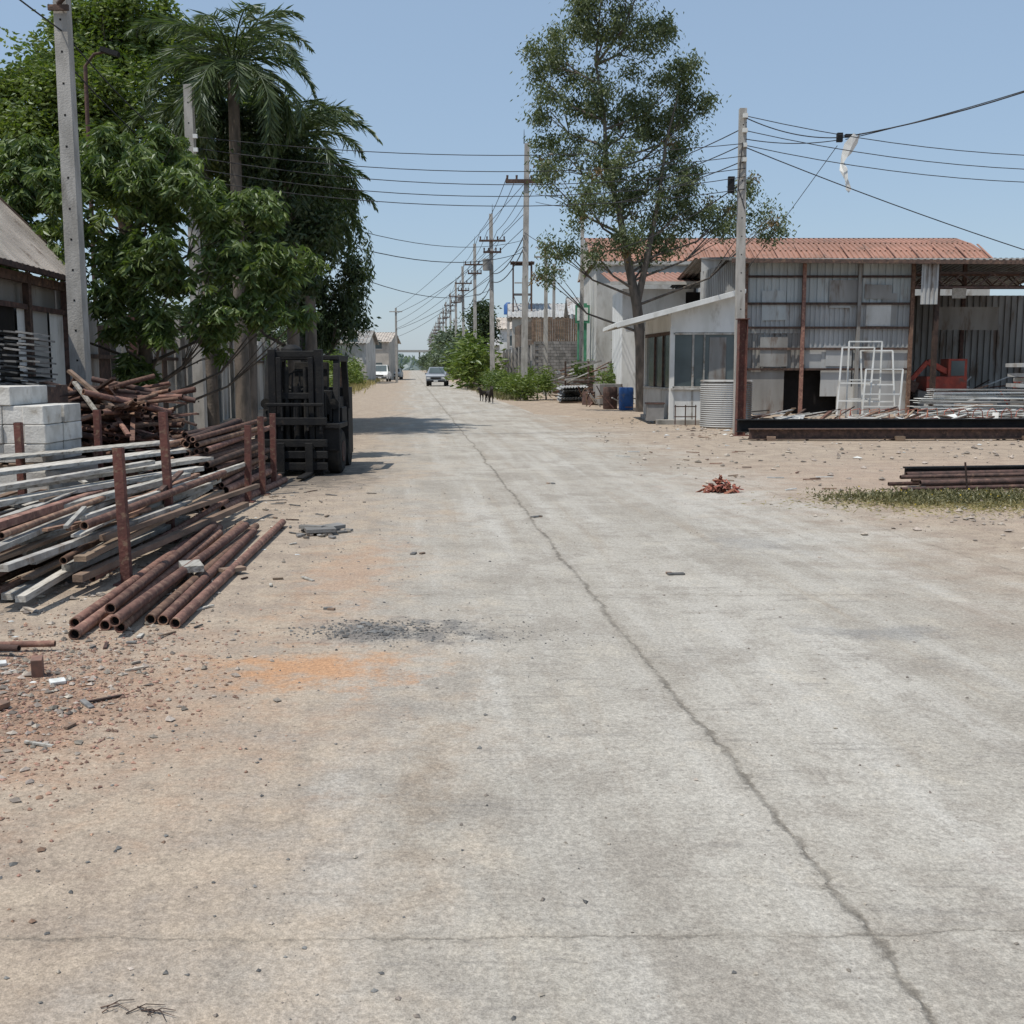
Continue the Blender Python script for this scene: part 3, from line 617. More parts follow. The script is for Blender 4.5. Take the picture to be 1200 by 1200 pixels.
mb.beam((x+.5,y-.3,1.2),(x-.9,y-.4,1.9),.16,.2,M['red']); mb.beam((x-.9,y-.4,1.9),(x-1.5,y-.4,1.2),.13,.16,M['red']); mb.box((x-1.5,y-.4,1.0),(.4,.5,.4),M['rustd'],ry=.4)
mb.build('mini_excavator',.02)

# ---------------------------------------------------------------- red-roofed factory
mb=MB(); ye,yr=58,65
prof=[(0,7.1),(1.3,7.75),(2.8,8.3),(4.6,8.75),(7,9.0)]
n=75
for i in range(len(prof)-1):
    (a,za),(b,zb)=prof[i],prof[i+1]
    mb.corr((25.0-a*.05,ye+a,za),(-20.8,0,0),(0,b-a,zb-za),n,-.07,M['roofR'])
mb.quad((4.2,65,9),(25,65,9),(25,72,7.1),(4.2,72,7.1),M['roofR'])
mb.add([(25-a*.05,ye+a,z) for a,z in prof]+[(24.7,72,7.1)],[[0,1,2,3,4,5]],M['white'])
mb.add([(4.2,ye+a,z) for a,z in prof]+[(4.2,72,7.1)],[[5,4,3,2,1,0]],M['beigew'])
for i in range(18): mb.box((24.8-i*1.22,58.9,7.72),(.09,2.2,.05),M['roofR'],rx=.44)
mb.box((14.6,ye+.06,3.5),(20.4,.12,7),M['whited']); mb.box((4.5,65,3.5),(.2,13.8,7),M['whited']); mb.box((24.7,65,3.5),(.2,13.8,7),M['white'])
mb.beam((4.1,ye-.15,7.02),(25,ye-.15,7.02),.2,.16,M['whited'])
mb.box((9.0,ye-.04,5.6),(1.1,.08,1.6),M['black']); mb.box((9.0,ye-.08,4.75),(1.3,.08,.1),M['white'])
for x in(6.0,7.2): mb.box((x,ye-.03,5.2),(.6,.08,1.0),M['glass']); mb.box((x,ye-.06,4.66),(.75,.1,.07),M['white'])
mb.build('red_roof_factory')
mb=MB()
mb.box((6.6,53,2.6),(3.2,5,5.2),M['white']); mb.corr((8.6,50,5.5),(-4.2,0,0),(0,6,.9),16,.05,M['roofR']); mb.beam((4.4,50,5.42),(8.6,50,5.42),.1,.14,M['whited'])
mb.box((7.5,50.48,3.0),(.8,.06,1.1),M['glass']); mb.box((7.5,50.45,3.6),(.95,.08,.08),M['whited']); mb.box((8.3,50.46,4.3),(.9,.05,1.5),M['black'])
mb.corr((8.6,49.5,3.4),(-2.6,0,0),(0,1,.3),10,.04,M['sheetd'])
mb.build('white_annex')
mb=MB(); mb.box((3.9,62,2.6),(.5,.5,5.2),M['green']); mb.box((3.9,61.7,4.6),(.8,.1,1.0),M['green']); mb.box((3.9,61.64,4.6),(.6,.02,.7),M['paper']); mb.build('green_signboard')

# ---------------------------------------------------------------- blockwork wall + brown fence, clutter
mb=MB()
for r in range(17):
    for i in range(8): mb.box((1.75+i*.4+(.2 if r%2 else 0),74,.1+r*.2),(.385,.19,.185),M['greyblk'])
mb.box((3.1,74.06,1.7),(3.3,.12,3.36),M['greyblk'])
for i in range(9): mb.box((1.45-i*.27,75.4+i*3.0,1.6),(.2,2.9,3.2),M['greyblk'])
mb.build('blockwork_wall')
mb=MB()
for i in range(34): mb.box((1.4+i*.155,74.5,4.1+R(-.08,.08)),(.13,.04,1.7),M['wood'])
for i in range(16): mb.box((1.3-.07*i,75+i*.8,4.0+R(-.05,.05)),(.05,.7,1.6),M['wood'])
for x in(1.5,3.6,6.6): mb.box((x,74.56,2.5),(.1,.08,5),M['rustd'])
mb.build('timber_fence')
mb=MB()
for i in range(14): mb.box((-1.6-i*.44,104+i*5,1.5),(.2,4.9,3.0),M['beigew']); mb.box((-1.4-i*.44,101.6+i*5,1.6),(.35,.35,3.2),M['white'])
mb.box((-.4,101,1.5),(2.2,.2,3.0),M['beigew'])
mb.build('compound_wall')
def house(name,x,y,w,d_,h,roof,wallm='beigew',rh=1.4):
    mb=MB(); mb.box((x,y,h/2),(w,d_,h),M[wallm])
    mb.corr((x+w/2+.4,y-d_/2-.4,h-.05),(-w-.8,0,0),(0,d_/2+.4,rh),int(w*3),.06,M[roof]); mb.corr((x-w/2-.4,y+d_/2+.4,h-.05),(w+.8,0,0),(0,-d_/2-.4,rh),int(w*3),.06,M[roof])
    for s in(-1,1): mb.add([(x+s*w/2,y-d_/2,h),(x+s*w/2,y+d_/2,h),(x+s*w/2,y,h+rh*.9)],[[0,1,2]],M[wallm])
    k=max(2,int(w/2.2))
    for i in range(k):
        for z in ([1.5] if h<4 else [1.5,4.4]):
            xx=x-w/2+(i+.5)*w/k; mb.box((xx,y-d_/2-.02,z+.2),(.9,.06,1.1),M['glass']); mb.box((xx,y-d_/2-.06,z-.4),(1.1,.1,.08),M['white'])
    mb.build(name)
house('distant_house',4.0,100,8,9,6.0,'sheet','beigew'); house('distant_house',1.6,128,6,8,6,'roofB','white'); house('distant_house',-1,170,7,8,5,'sheet'); house('distant_house',7.5,85,6,6,5.6,'sheet','white')
house('distant_house',-20,150,8,12,5,'roofB'); house('distant_house',-17.5,118,5,8,4.2,'sheetd','whited'); house('distant_house',-1,240,10,12,6,'sheet')
mb=MB()
for a in(-.8,.8):
    for b in(-.8,.8): mb.beam((.9+a,98+b,0),(.9+a,98+b,10.8),.14,.14,M['rustd'])
for z in(3,5.5,8,10.6):
    mb.beam((.1,97.2,z),(1.7,97.2,z),.09,.09,M['rustd']); mb.beam((.1,98.8,z),(1.7,98.8,z),.09,.09,M['rustd']); mb.beam((.1,97.2,z),(.1,98.8,z),.09,.09,M['rustd']); mb.beam((1.7,97.2,z),(1.7,98.8,z),.09,.09,M['rustd'])
mb.beam((.1,97.2,3),(1.7,97.2,8),.06,.06,M['rustd']); mb.beam((1.7,97.2,3),(.1,97.2,8),.06,.06,M['rustd'])
mb.box((.9,98,10.7),(2.1,2.1,.1),M['rustd']); mb.build('water_tower_frame')
mb=MB(); mb.tube([(-.4,122,7.4),(-.4,122,8.4),(-.4,122,8.7)],[.5,.5,.2],M['blue'],16); mb.beam((-.4,122,0),(-.4,122,7.4),.3,.3,M['conc']); mb.build('blue_water_tank')
mb=MB()
for i in range(10): mb.corr((2.3+R(-.1,.1),52+R(-.1,.1),.08+i*.07),(1.25,.25,.03),(-.1,1.8,.05),9,.04,M['sheet'])
mb.box((3,53,.04),(1.4,1.8,.07),M['wood']); mb.build('sheet_bundle')
mb=MB()
for i in range(130):
    x=R(2.6,5.6);y=R(55,64);z=R(.1,2.0)*(1-abs(x-4)/4); l=R(.4,1.6); a=R(-.5,.5)
    mb.beam((x-l/2,y,z),(x+l/2,y+a,z+R(-.3,.4)),R(.04,.14),R(.03,.1),random.choice([M['rust'],M['rustd'],M['greyblk'],M['sheetd'],M['wood'],M['whited'],M['rustd']]))
for x in(2.8,4.0,5.2): mb.box((x,58,1),(.1,.1,2.0),M['rustd'])
mb.build('steel_scrap_stack')
for (x,y,m) in((4.55,44,'blue'),(4.0,45,'rustd')):
    mb=MB(); mb.tube([(x,y,0),(x,y,.03),(x,y,.3),(x,y,.32),(x,y,.6),(x,y,.62),(x,y,.88),(x,y,.9)],[.27,.29,.29,.30,.29,.30,.29,.26],M[m],18); mb.build('oil_drum')
mb=MB(); mb.box((4.3,49.6,.5),(1.1,.8,.9),M['sheetd'],rz=.3); mb.box((3.7,50,.3),(.8,.7,.6),M['rustd'],rz=.6); mb.box((4.9,38.5,.3),(.5,.4,.5),M['rustd'])
for i in range(40): x=R(2.9,4.9); y=R(43,50); mb.beam((x,y,R(.03,.6)),(x+R(-.5,.5),y+R(-.4,.4),R(.03,.9)),.05,.04,random.choice([M['rustd'],M['whited'],M['wood'],M['rust']]))
mb.build('storage_crates',.01)

# ---------------------------------------------------------------- steel beam, frames, panels, weeds
mb=MB()
def ibeam(p,q,h,w,m):
    p=np.array(p,float);q=np.array(q,float); mb.beam(p+[0,0,h/2-.012],q+[0,0,h/2-.012],w,.024,m); mb.beam(p-[0,0,h/2-.012],q-[0,0,h/2-.012],w,.024,m); mb.beam(p,q,.02,h-.05,m)
ibeam((5.3,25.9,.33),(19,26.8,.33),.3,.25,M['fpk']); ibeam((5.5,25.5,.16),(18,25.9,.16),.25,.2,M['rustd'])
for x in(6,9,12,15): mb.box((x,25.8,.06),(.2,.8,.1),M['wood'])
mb.build('steel_i_beam')
mb=MB()
for k,(x,y,w,h,ln) in enumerate([(10.6,36,1.0,2.3,.25),(11.0,36.3,1.1,2.5,.1),(11.5,36.1,1.0,2.2,-.15),(11.3,35.6,1.2,1.6,.3)]):
    a=np.array([x,y,.03]);b=a+[w,R(-.2,.2),0];c=b+[ln*h*.3,.2,h];d_=a+[ln*h*.3,.2,h]
    for p,q in((a,b),(b,c),(c,d_),(d_,a),((a+d_)/2,(b+c)/2),((a*.75+d_*.25),(b*.75+c*.25))): mb.beam(p,q,.045,.045,M['white'])
mb.build('white_steel_frames')
mb=MB()
for i in range(16):
    z=.15+i*.058; xs=12.1+R(-.1,.5)+i*.04
    o_=np.array([xs,33.6+R(-.12,.12)+i*.05,z]); u=np.array([R(5.2,7.2),R(-.2,.35),R(-.12,.10)])
    mb.beam(o_,o_+u,R(.5,.8),.018,M['white' if i%3 else 'whited']); mb.beam(o_-[0,.3,.0],o_+u-[0,.3,.0],.014,.045,random.choice([M['whited'],M['white'],M['greyblk']]))
for i in range(14): 
    x=R(11.4,14.5); mb.beam((x,32.4+R(0,.8),.05+R(0,.25)),(x+R(1.5,4),32.8+R(-.3,.5),.1+R(0,.5)),R(.1,.3),.02,M[random.choice(['white','whited','alu','sheet','plank'])])
for i in range(5): mb.box((17.6+R(-.3,.3),35.5+R(-.3,.3),1.1+i*.17),(2.4,1.1,.12),M['whited' if i%2 else 'sheet'],rz=R(-.12,.12),ry=R(-.03,.03))
mb.box((17.3,35.6,.5),(2.0,1.0,1.0),M['greyblk'])
for i in range(9):
    x=12.6+i*.42; mb.tube([(x,32.2,.02),(x+.05,32.2,.42),(x+.18,32.2,.5),(x+.3,32.2,.42),(x+.36,32.2,.02)],.014,M['scrap'],5)
mb.build('white_roof_panels')
mb=MB()
for i in range(170):
    x=R(6.6,14.5); y=R(27.5,34.5); l=R(.2,1.5); a=R(-.6,.6); mb.beam((x,y,.04+R(0,.25)),(x+l,y+a,.04+R(0,.45)),R(.02,.2),R(.015,.04),random.choice([M['whited'],M['rustd'],M['alu'],M['whited'],M['rust'],M['plank'],M['redox'],M['greyblk'],M['wood']]))
for i in range(14):
    x=R(7,13); y=R(29,35); mb.box((x,y,.22),(R(.5,1.3),R(.3,.8),.015),random.choice([M['white'],M['sheet'],M['whited'],M['sheetd']]),rz=R(-.5,.5),rx=R(-.4,.6),ry=R(-.3,.3))
for i in range(10):
    x=9.5+i*.28; mb.tube([(x+.0,32,.02),(x+.05,32,.45),(x+.35,32.1,.5),(x+.42,32.1,.02)],.015,M['scrap'],5)
mb.build('sheet_offcuts')
mb=MB()
for i in range(7): mb.pipe((5.3+R(-.1,.4),14.6+i*.11,.08+.07*(i%3)),(9.5,15.3+i*.1,.1+.07*(i%3)),.028+.012*(i%2),M['rustd'])
ibeam((5.6,15.6,.22),(9.8,16.2,.22),.14,.12,M['fpk']); mb.beam((6.05,14.5,.05),(6.0,14.5,.45),.02,.02,M['rustd'])
for i in range(3): mb.beam((6.0+R(0,.6),12.2+R(-.3,.3),.03),(7.4,12.5+R(-.4,.3),.06),.04,.03,M['plank'])
mb.build('pipe_bundle')
mb=MB(); n=13000; c=np.stack([rng.normal(5.9,.95,n),rng.normal(14.0,.36,n),np.zeros(n)],1); k_=(c[:,0]>3.9)&(rng.uniform(0,1,n)<.15+.85*(np.sin(c[:,0]*6)*np.sin(c[:,1]*9+c[:,0]*3)>-.1)); c=c[k_]; n=len(c)
c[:,2]=rng.uniform(0,.07,n); d=np.stack([rng.normal(0,.7,n),rng.normal(0,.7,n),rng.uniform(.1,1,n)],1); mb.leaves(c,d,rng.uniform(.03,.08,n),.018,M['grassG'])
c2=c[::140].copy(); c2[:,2]+=.06; mb.leaves(c2,rng.normal(size=(len(c2),3)),.025,.025,mat('yellow_flower',(.55,.42,.06),bump=0))
c=np.stack([rng.normal(6.0,.95,6000),rng.normal(13.7,.5,6000),np.full(6000,.01)],1); mb.leaves(c,np.stack([rng.normal(size=6000),rng.normal(size=6000),rng.uniform(0,.6,6000)],1),.08,.01,M['grassY'])
mb.build('weed_patch')
mb=MB()
for i in range(80):
    a=R(0,6.28); r=R(0,.28); x,y,z=2.86+r*math.cos(a),14.9+r*math.sin(a)*.6,R(.01,.22)*(1-r/.35)
    mb.box((x,y,z),(R(.03,.2),R(.015,.06),.01),M['scrap'],rz=R(0,3),rx=R(-1,1),ry=R(-1.1,1.1))
mb.build('red_scrap_heap')
mb=MB()
for i in range(22): x=R(2.2,4.8);y=R(15,22); mb.beam((x,y,.02),(x+R(-.3,.3),y+R(-.1,.1),.03),.025,.015,random.choice([M['wood'],M['paper'],M['rust'],M['wood']]))
mb.build('roadside_litter')

# ---------------------------------------------------------------- trees
cl=[(-8.5,20.5,5.2,.85),(-7.3,20.3,5.35,.9),(-6.4,20.6,5.45,.85),(-9.0,20.2,4.3,.8),(-7.6,19.8,4.35,.95),(-6.4,19.8,4.4,.95),(-5.3,20.2,4.5,.75),(-4.6,20.5,4.55,.5),(-7.0,19.5,3.3,.85),(-5.8,19.6,3.4,.85),(-4.8,19.9,3.5,.7),(-4.0,20.2,3.6,.45),(-4.3,20,2.8,.55),(-5.1,19.7,2.65,.55),(-6.3,19.6,2.5,.5),(-3.85,20.3,2.6,.3),(-7.0,19.8,2.45,.45),(-8.9,20.2,5.0,.6),(-9.3,20,3.5,.6),(-6.9,20.4,1.6,.5),(-7.2,20.6,.8,.5),(-5.6,21,2.3,.5)]
mb=MB(); branches(mb,[(-6.9,20.8,0),(-6.8,20.7,1.5),(-6.9,20.6,3),(-6.8,20.5,4.6)],[.17,.14,.1,.05],cl,M['bark'],.035)
C=clump_pts(sub(cl,6,.40),330,.6); C=C[:5600]
whorls(mb,clump_pts(cl,55,.45),9,.22,.06,M['leafA'],.8); whorls(mb,C,9,.20,.055,M['leafA'],.85)
mb.build('broadleaf_tree')
cl=[(-12.6,31,9.5,1.4),(-11.2,31,10.1,1.5),(-9.8,31,10.4,1.3),(-13.4,31,8.3,1.0),(-11.6,30,8.3,1.5),(-10,30,8.5,1.5),(-8.5,31,9,1.2),(-7.2,32,8.9,.9),(-12.6,30,6.9,1.3),(-8.2,31,7.4,1.3),(-10.5,31,11.2,.7),(-11.9,31,10.8,.6),(-10.6,30,6.6,1.3),(-13.8,31,9.2,.6)]
mb=MB(); branches(mb,[(-10.8,32,0),(-10.7,32,3),(-10.9,31.7,6),(-10.8,31.3,9.5)],[.35,.28,.2,.08],cl,M['bark'],.09)
whorls(mb,clump_pts(sub(cl,8,.36),330,.5),6,.17,.08,M['leafB'],.2,.10); whorls(mb,clump_pts(cl,130,.7),6,.17,.08,M['leafB'],.2,.15)
mb.build('tall_leafy_tree')
cl=[(-6.4,34,7.3,.9),(-5.5,34,6.8,.8),(-6.9,34,5.9,1.1),(-5.4,34,5.6,.9),(-4.75,33.5,4.6,.5),(-5.2,34,3.9,.7),(-6.7,34,4.1,1.0),(-4.9,33.5,3.1,.5),(-7.8,34,5.1,.9),(-6,34,2.7,.6),(-7.7,34,6.6,.9),(-6.9,35,8.0,.7),(-8.4,33,4,.8),(-6.6,28.4,6.9,.7),(-6.2,28.4,5.9,.8),(-6.0,28.6,4.9,.8),(-7.2,28.5,5.2,.8),(-5.2,29,6.6,.6),(-5.0,29,5.4,.6),(-7.4,29,7.9,.7),(-6.0,28.8,7.8,.6),(-6.2,28,3.7,.7),(-7.0,28,3.6,.7),(-5.4,29,3.9,.5)]
mb=MB(); branches(mb,[(-6.6,35,0),(-6.5,35,2),(-6.4,34.8,5),(-6.3,34.5,7)],[.3,.25,.18,.07],cl[:13],M['bark'],.07)
branches(mb,[(-6.9,29,0),(-6.8,29,3),(-6.5,28.8,6)],[.2,.15,.06],cl[13:],M['bark'],.04)
whorls(mb,clump_pts(sub(cl,7,.38),400,.5),6,.17,.07,M['leafD'],.8,.10); whorls(mb,clump_pts(cl,170,.7),6,.17,.07,M['leafD'],.8,.15)
for i in range(60):
    x=R(-6.4,-4.2); y=R(32.6,34.6); z=R(3.2,6.8); k=24; c=np.stack([np.full(k,x)+rng.normal(0,.05,k),np.full(k,y)+rng.normal(0,.05,k),z-np.linspace(0,R(.8,1.7),k)],1)
    mb.leaves(c,np.stack([rng.normal(0,.5,k),rng.normal(0,.5,k),np.full(k,-1.)],1),.2,.05,M['leafD'])
mb.build('ficus_tree')
def palm(x,y,z,fl,nf,seed,leafm='leafP',lean=0):
    random.seed(seed); mb=MB(); mb.tube([(x-lean,y,0),(x-lean*.5,y,z*.5),(x,y,z-.3)],[.2,.15,.13],M['bark'],10,cap=False)
    mb.tube([(x,y,z-.6),(x,y,z)],[.14,.08],M['leafP'],8)
    for i in range(nf):
        az=i*2.399+R(-.2,.2); el=math.radians(R(-30,80)); L=fl*R(.8,1.1); n=16; p=np.array([x,y,z]); pts=[p.copy()]; e=el
        for k in range(n):
            e-=math.radians(4.0+5.5*k/n); p=p+L/n*np.array([math.cos(az)*math.cos(e),math.sin(az)*math.cos(e),math.sin(e)]); pts.append(p.copy())
        pts=np.array(pts); mb.tube(pts,np.linspace(.03,.006,n+1),M['leafP'],4,cap=False)
        side=np.array([-math.sin(az),math.cos(az),0]); t=np.linspace(.12,1,64)*n; i0=np.minimum(t.astype(int),n-1); fr=(t-i0)[:,None]
        c=pts[i0]*(1-fr)+pts[i0+1]*fr; tg=pts[i0+1]-pts[i0]; tg/=np.linalg.norm(tg,axis=1)[:,None]
        for sgn in(-1,1):
            dd=tg*.8+side*sgn*.7+np.array([0,0,-.35])+rng.normal(0,.25,(len(t),3)); ll=.5*np.sin(np.clip((t/n)*2.6+.45,0,3.0))*fl/2.4+.10
            mb.leaves(c,dd,ll,.045,M[leafm],.05)
    return mb.build('palm_tree')
palm(-6.7,27.5,8.8,2.7,32,3); palm(-5.9,30,7.5,2.7,32,5); palm(-7.9,29,8.2,2.5,26,9); palm(-5.6,31,6.2,2.2,24,12)
random.seed(77)
cl=[(3.15,42,14.2,1.6),(1.7,42,13.3,1.1),(4.7,42,13.6,1.4),(3.15,42,11.9,1.5),(1.4,42,11.3,.9),(6.0,42,12.3,1.25),(6.4,42,10.6,1.15),(4.6,42,10.8,1.3),(1.9,42,9.8,1.1),(3.7,42,9.2,1.2),(6.0,42,9.2,1.3),(1.3,42,8.5,.7),(2.8,42,7.6,1.0),(4.7,42,7.7,1.2),(6.6,42,7.7,1.1),(8.2,42,7.3,1.0),(9.6,42,7.2,.8),(8.8,42,8.3,.6),(2.0,42,6.2,.7),(1.6,42,5.2,.5),(4.25,42,6.3,.8),(6.0,42,6.5,.8),(3.2,42,15.3,1.2),(4.5,42,15.4,.9),(7.1,42,11.6,.6),(.9,42,12.6,.5),(3.0,42,5.9,.6),(5.2,42,5.8,.5)]
cl=[(a+R(-.2,.2),b+R(-1.3,1.3),c,d_) for a,b,c,d_ in cl]
mb=MB(); branches(mb,[(5.0,42.3,0),(4.9,42.2,2.5),(4.7,42,4),(4.3,42,5.8),(4.0,42,7.4),(3.5,42.2,9.2),(3.4,42,11),(3.0,42,13)],[.26,.22,.19,.15,.12,.09,.06,.03],cl,M['bark'],.06)
mb.tube([(4.7,42,4),(5.1,42,6),(5.5,42.3,8),(5.7,42,10),(6.1,42,11.6)],[.14,.11,.08,.05,.02],M['bark'],8)
whorls(mb,clump_pts(sub(cl,11,.28),250,.6),6,.17,.058,M['leafE'],.9,.14); whorls(mb,clump_pts(cl,60,.5),6,.17,.058,M['leafE'],.9,.22)
whorls(mb,clump_pts([(a,b,c,.22) for a,b,c,_ in sub(cl[8:22],1,.3)],230,.6),5,.15,.07,M['leafBr'],.8,.1)
mb.build('eucalyptus_tree')
def bush(name,cl,m,per=300,L=.14,W=.06):
    mb=MB()
    for (x,y,z,r) in cl[:6]: mb.tube([(x,y,0),(x+R(-.1,.1),y,z)],[.05,.02],M['bark'],5,cap=False)
    whorls(mb,clump_pts(sub(cl,6,.45),per,.6),6,L,W,M[m],.1,L*.8); return mb.build(name)
bush('roadside_bush',[(.6,56,.6,.7),(1.3,57,.9,.9),(.1,60,.6,.8),(1.8,58,.6,.6),(.5,62,1.0,1.0)],'leafB',260,.2,.06)
bush('roadside_bush',[(-.9,68,.6,.8),(-1.4,72,.8,.9),(-1.0,75,.8,.9)],'leafA',160,.25,.08)
bush('banana_clump',[(-2.9,84,1.6,1.3),(-3.5,88,2.0,1.4),(-3.2,92,2.6,1.3),(-2.2,90,1.2,1.0)],'leafB',70,.6,.18)
bush('small_tree',[(-2.9,108,6.0,1.3),(-3.2,108,4.6,1.3),(-2.9,108,7.4,.9),(-2.2,108,5.2,.9)],'leafD',120,.35,.15)
bush('small_tree',[(5.6,55,1.6,1.0),(6.2,56,2.6,.9),(5.0,54,.8,.8),(4.6,60,2,1.2)],'leafA',200,.2,.08)
bush('hedge',[(-5.0-K*y+R(-.3,.3),y,R(.8,1.6),R(.9,1.5)) for y in range(46,100,5)],'leafB',120,.25,.09)
bush('roadside_trees',[(-8.5-K*y+R(-1,1),y,R(2,4.5),R(1.4,2.2)) for y in range(42,110,6)],'leafD',90,.3,.12)
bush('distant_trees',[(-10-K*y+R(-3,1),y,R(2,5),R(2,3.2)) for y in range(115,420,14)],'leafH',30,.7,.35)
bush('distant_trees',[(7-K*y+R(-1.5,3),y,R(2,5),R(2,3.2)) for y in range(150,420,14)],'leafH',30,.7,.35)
mb=MB(); n=6000; y=rng.uniform(60,140,n); x=-4.7-K*y+rng.normal(0,.5,n); c=np.stack([x,y,np.zeros(n)],1); mb.leaves(c,np.stack([rng.normal(0,.3,n),rng.normal(0,.3,n),np.ones(n)],1),rng.uniform(.2,.6,n),.06,M['grassY']); mb.build('dry_grass_verge')
mb=MB(); n=3500; y=rng.uniform(56,100,n); x=5.2-K*y+rng.normal(0,.35,n); c=np.stack([x,y,np.zeros(n)],1); mb.leaves(c,np.stack([rng.normal(0,.3,n),rng.normal(0,.3,n),np.ones(n)],1),rng.uniform(.15,.35,n),.05,M['grassG']); mb.build('grass_verge')
mb=MB(); n=26000; x=rng.uniform(-420,420,n); y=rng.uniform(560,760,n); hh=4.5+3*np.sin(x*.05)+2*np.sin(x*.17+1); c=np.stack([x,y,rng.uniform(0,1,n)*np.maximum(hh,2.5)],1); mb.leaves(c,rng.normal(size=(n,3)),5.,3.2,leaf('treeline_leaves_hazed',(.16,.20,.21),(.20,.24,.25))); mb.build('distant_treeline')  # blue-grey leaf colour carries the distance haze
mb=MB()
for x in(-75,-62,-50,-38,-28): mb.box((x,600,5),(.8,.8,10),M['conc'])
mb.box((-50,600,10.2),(60,4,1.2),M['conc']); mb.build('distant_flyover')

# ---------------------------------------------------------------- vehicles
def car(name,x,y,m,h=1.45,w=1.7,pick=False,L=4.2):
    mb=MB()
    prof=[(0,.35),(0,.75),(.1,.9),(1.0,1.0),(1.7,h),(3.0,h),(3.6,1.0),(L,.95),(L,.35)]
    if pick: prof=[(0,.45),(0,.9),(.1,1.05),(1.1,1.15),(1.75,h),(2.9,h),(3.1,1.1),(L,1.1),(L,.45)]
    n=len(prof); v=[]
    for s_ in(-1,1):
        for (a,z) in prof: v.append((x+s_*w/2*(.78 if z>1.2 else 1),y+a,z))
    f4=[[i,i+1,n+i+1,n+i] for i in range(n-1)]; mb.add(v,f4,M[m]); mb.add(v,[list(range(n))[::-1],[n+i for i in range(n)]],M[m]); mb.add(v,[[0,n,2*n-1,n-1]],M['black'])
    mb.add([(x-w*.40,y+1.06,1.07+(.1 if pick else 0)),(x+w*.40,y+1.06,1.07+(.1 if pick else 0)),(x+w*.35,y+1.60,h-.06),(x-w*.35,y+1.60,h-.06)],[[0,1,2,3]],M['glass'])
    for s_ in(-1,1):
        xx=x+s_*(w/2*.9+.01); mb.add([(xx+s_*.06,y+1.3,1.08),(xx+s_*.06,y+3.2,1.08),(xx-s_*.08,y+2.8,h-.08),(xx-s_*.08,y+1.8,h-.08)],[[0,1,2,3]],M['glass'])
        for yy in(.8,L-.8): mb.tube([(x+s_*(w/2-.2),y+yy,.32),(x+s_*(w/2+.01),y+yy,.32)],.32,M['rubber'],16)
        mb.box((x+s_*w*.38,y-.01,.72),(.3,.04,.14),M['lampg']); mb.box((x+s_*(w/2+.1),y+1.3,1.1),(.18,.08,.14),M[m])
    mb.box((x,y-.01,.72),(w*.5,.04,.16),M['fpk']); mb.box((x,y-.03,.45),(w*.9,.08,.16),M['fpk']); mb.box((x,y-.08,.47),(.4,.02,.12),M['paper'])
    mb.build(name,.02)
M['cargrey']=mat('car_paint',(.28,.30,.33),(.25,.27,.30),2,rough=.3,metal=.4,bump=0,spec=.6)
car('pickup_truck',-6.75,98,'cargrey',1.7,1.75,True,4.8)
car('parked_van',-15.3,128,'white',1.95,1.75,False,4.4)
car('parked_car',-16.0,150,'white',1.5,1.7)
sk_=[((0,.30,.50),.095,-1),((0,0,.50),.10,0),((0,-.22,.52),.12,1),((0,-.36,.62),.07,2),((0,-.46,.72),.075,3),((0,-.58,.69),.04,4),((0,-.65,.68),.028,5),
 ((.09,-.24,.38),.05,2),((.09,-.22,.2),.028,7),((.09,-.26,.03),.025,8),((-.09,-.24,.38),.05,2),((-.09,-.20,.2),.028,10),((-.09,-.22,.03),.025,11),
 ((.10,.26,.36),.06,0),((.10,.40,.2),.027,13),((.10,.34,.03),.025,14),((-.10,.30,.36),.06,0),((-.10,.44,.2),.027,16),((-.10,.38,.03),.025,17),
 ((0,.44,.56),.03,0),((0,.60,.66),.02,19),((0,.66,.78),.014,20),((.05,-.43,.80),.022,4),((.065,-.44,.86),.009,22),((-.05,-.43,.80),.022,4),((-.065,-.44,.86),.009,24)]
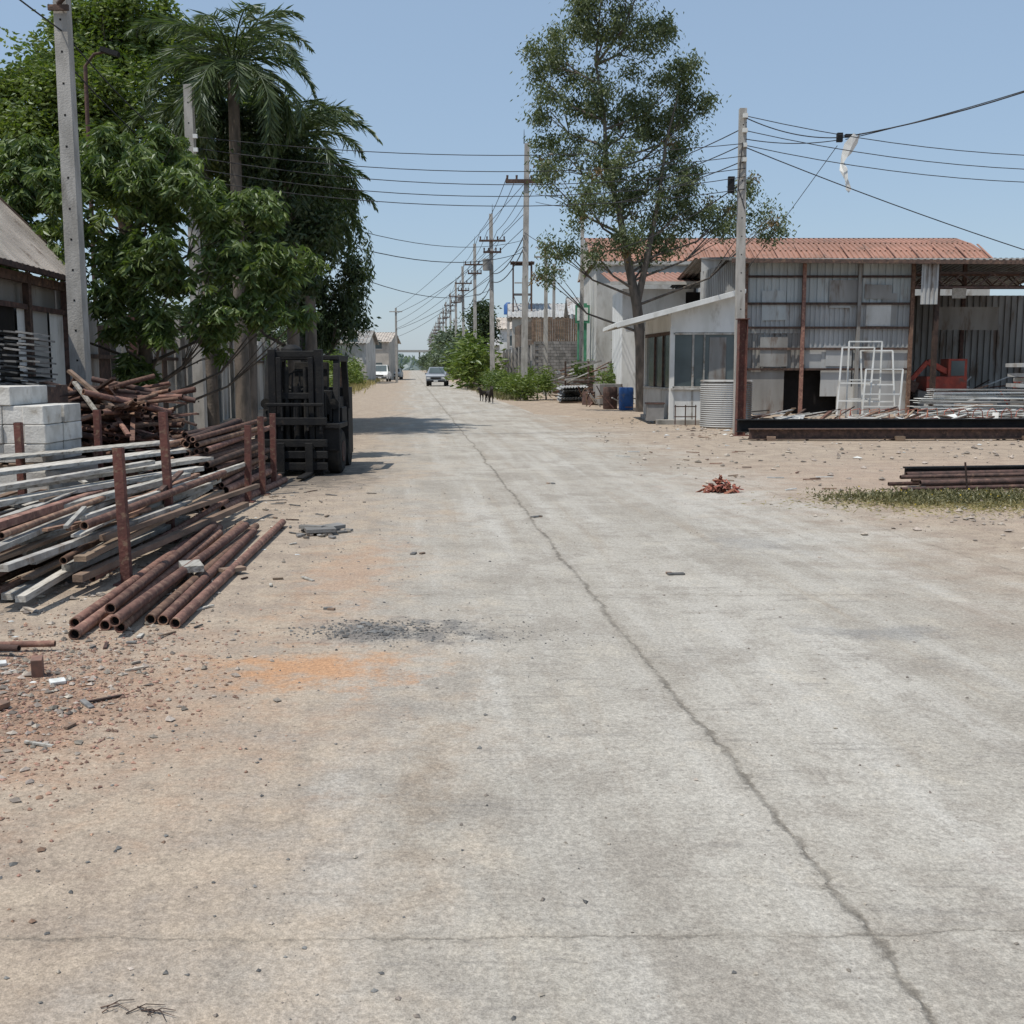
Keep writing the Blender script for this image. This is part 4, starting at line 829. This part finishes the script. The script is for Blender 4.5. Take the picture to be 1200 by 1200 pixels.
def dog(loc,rz,s_):
    me=bpy.data.meshes.new('dog')
    me.from_pydata([a for a,_,_ in sk_],[(i,p) for i,(_,_,p) in enumerate(sk_) if p>=0],[]); o=bpy.data.objects.new('dog',me); sc.collection.objects.link(o)
    o.modifiers.new('s','SKIN')
    for i,(_,r,_) in enumerate(sk_): me.skin_vertices[0].data[i].radius=(r,r); me.skin_vertices[0].data[i].use_root=(i==0)
    o.modifiers.new('ss','SUBSURF').levels=2; o.modifiers['ss'].render_levels=2; me.materials.append(M['fur']); o.location=loc; o.scale=(s_,)*3; o.rotation_euler=(0,0,rz)
dog((-1.05,52,0),.25,1.0); dog((-1.38,54.5,0),-.6,.9)

# ---------------------------------------------------------------- light, world, camera
el=math.radians(65); tosun=Vector((-.82,-.57,0)).normalized()*math.cos(el)+Vector((0,0,math.sin(el)))
sl=bpy.data.lights.new('sun','SUN'); sl.energy=4.2; sl.angle=math.radians(.53); sl.color=(1,.955,.88); so=bpy.data.objects.new('sun',sl); sc.collection.objects.link(so)
so.rotation_euler=tosun.to_track_quat('Z','Y').to_euler()
w=bpy.data.worlds.new('World'); sc.world=w; w.use_nodes=True; nt=w.node_tree; bg=nt.nodes['Background']; sky=nt.nodes.new('ShaderNodeTexSky'); sky.sky_type='NISHITA'; sky.sun_disc=False
sky.sun_elevation=el; sky.sun_rotation=math.atan2(tosun.x,tosun.y); sky.air_density=1.1; sky.dust_density=.6; sky.ozone_density=1.5
mx=nt.nodes.new('ShaderNodeMix'); mx.data_type='RGBA'; mx.inputs[0].default_value=.62; mx.inputs[7].default_value=(2.75,3.75,5.1,1)
nt.links.new(sky.outputs[0],mx.inputs[6]); nt.links.new(mx.outputs[2],bg.inputs[0]); bg.inputs[1].default_value=.13
cam=bpy.data.cameras.new('camera'); co=bpy.data.objects.new('camera',cam); sc.collection.objects.link(co); sc.camera=co
cam.sensor_width=36; cam.lens=36*1287/1200; cam.clip_end=6000; cam.clip_start=.05
co.location=(0,0,1.7); co.rotation_euler=(math.radians(90-7.52),0,0)
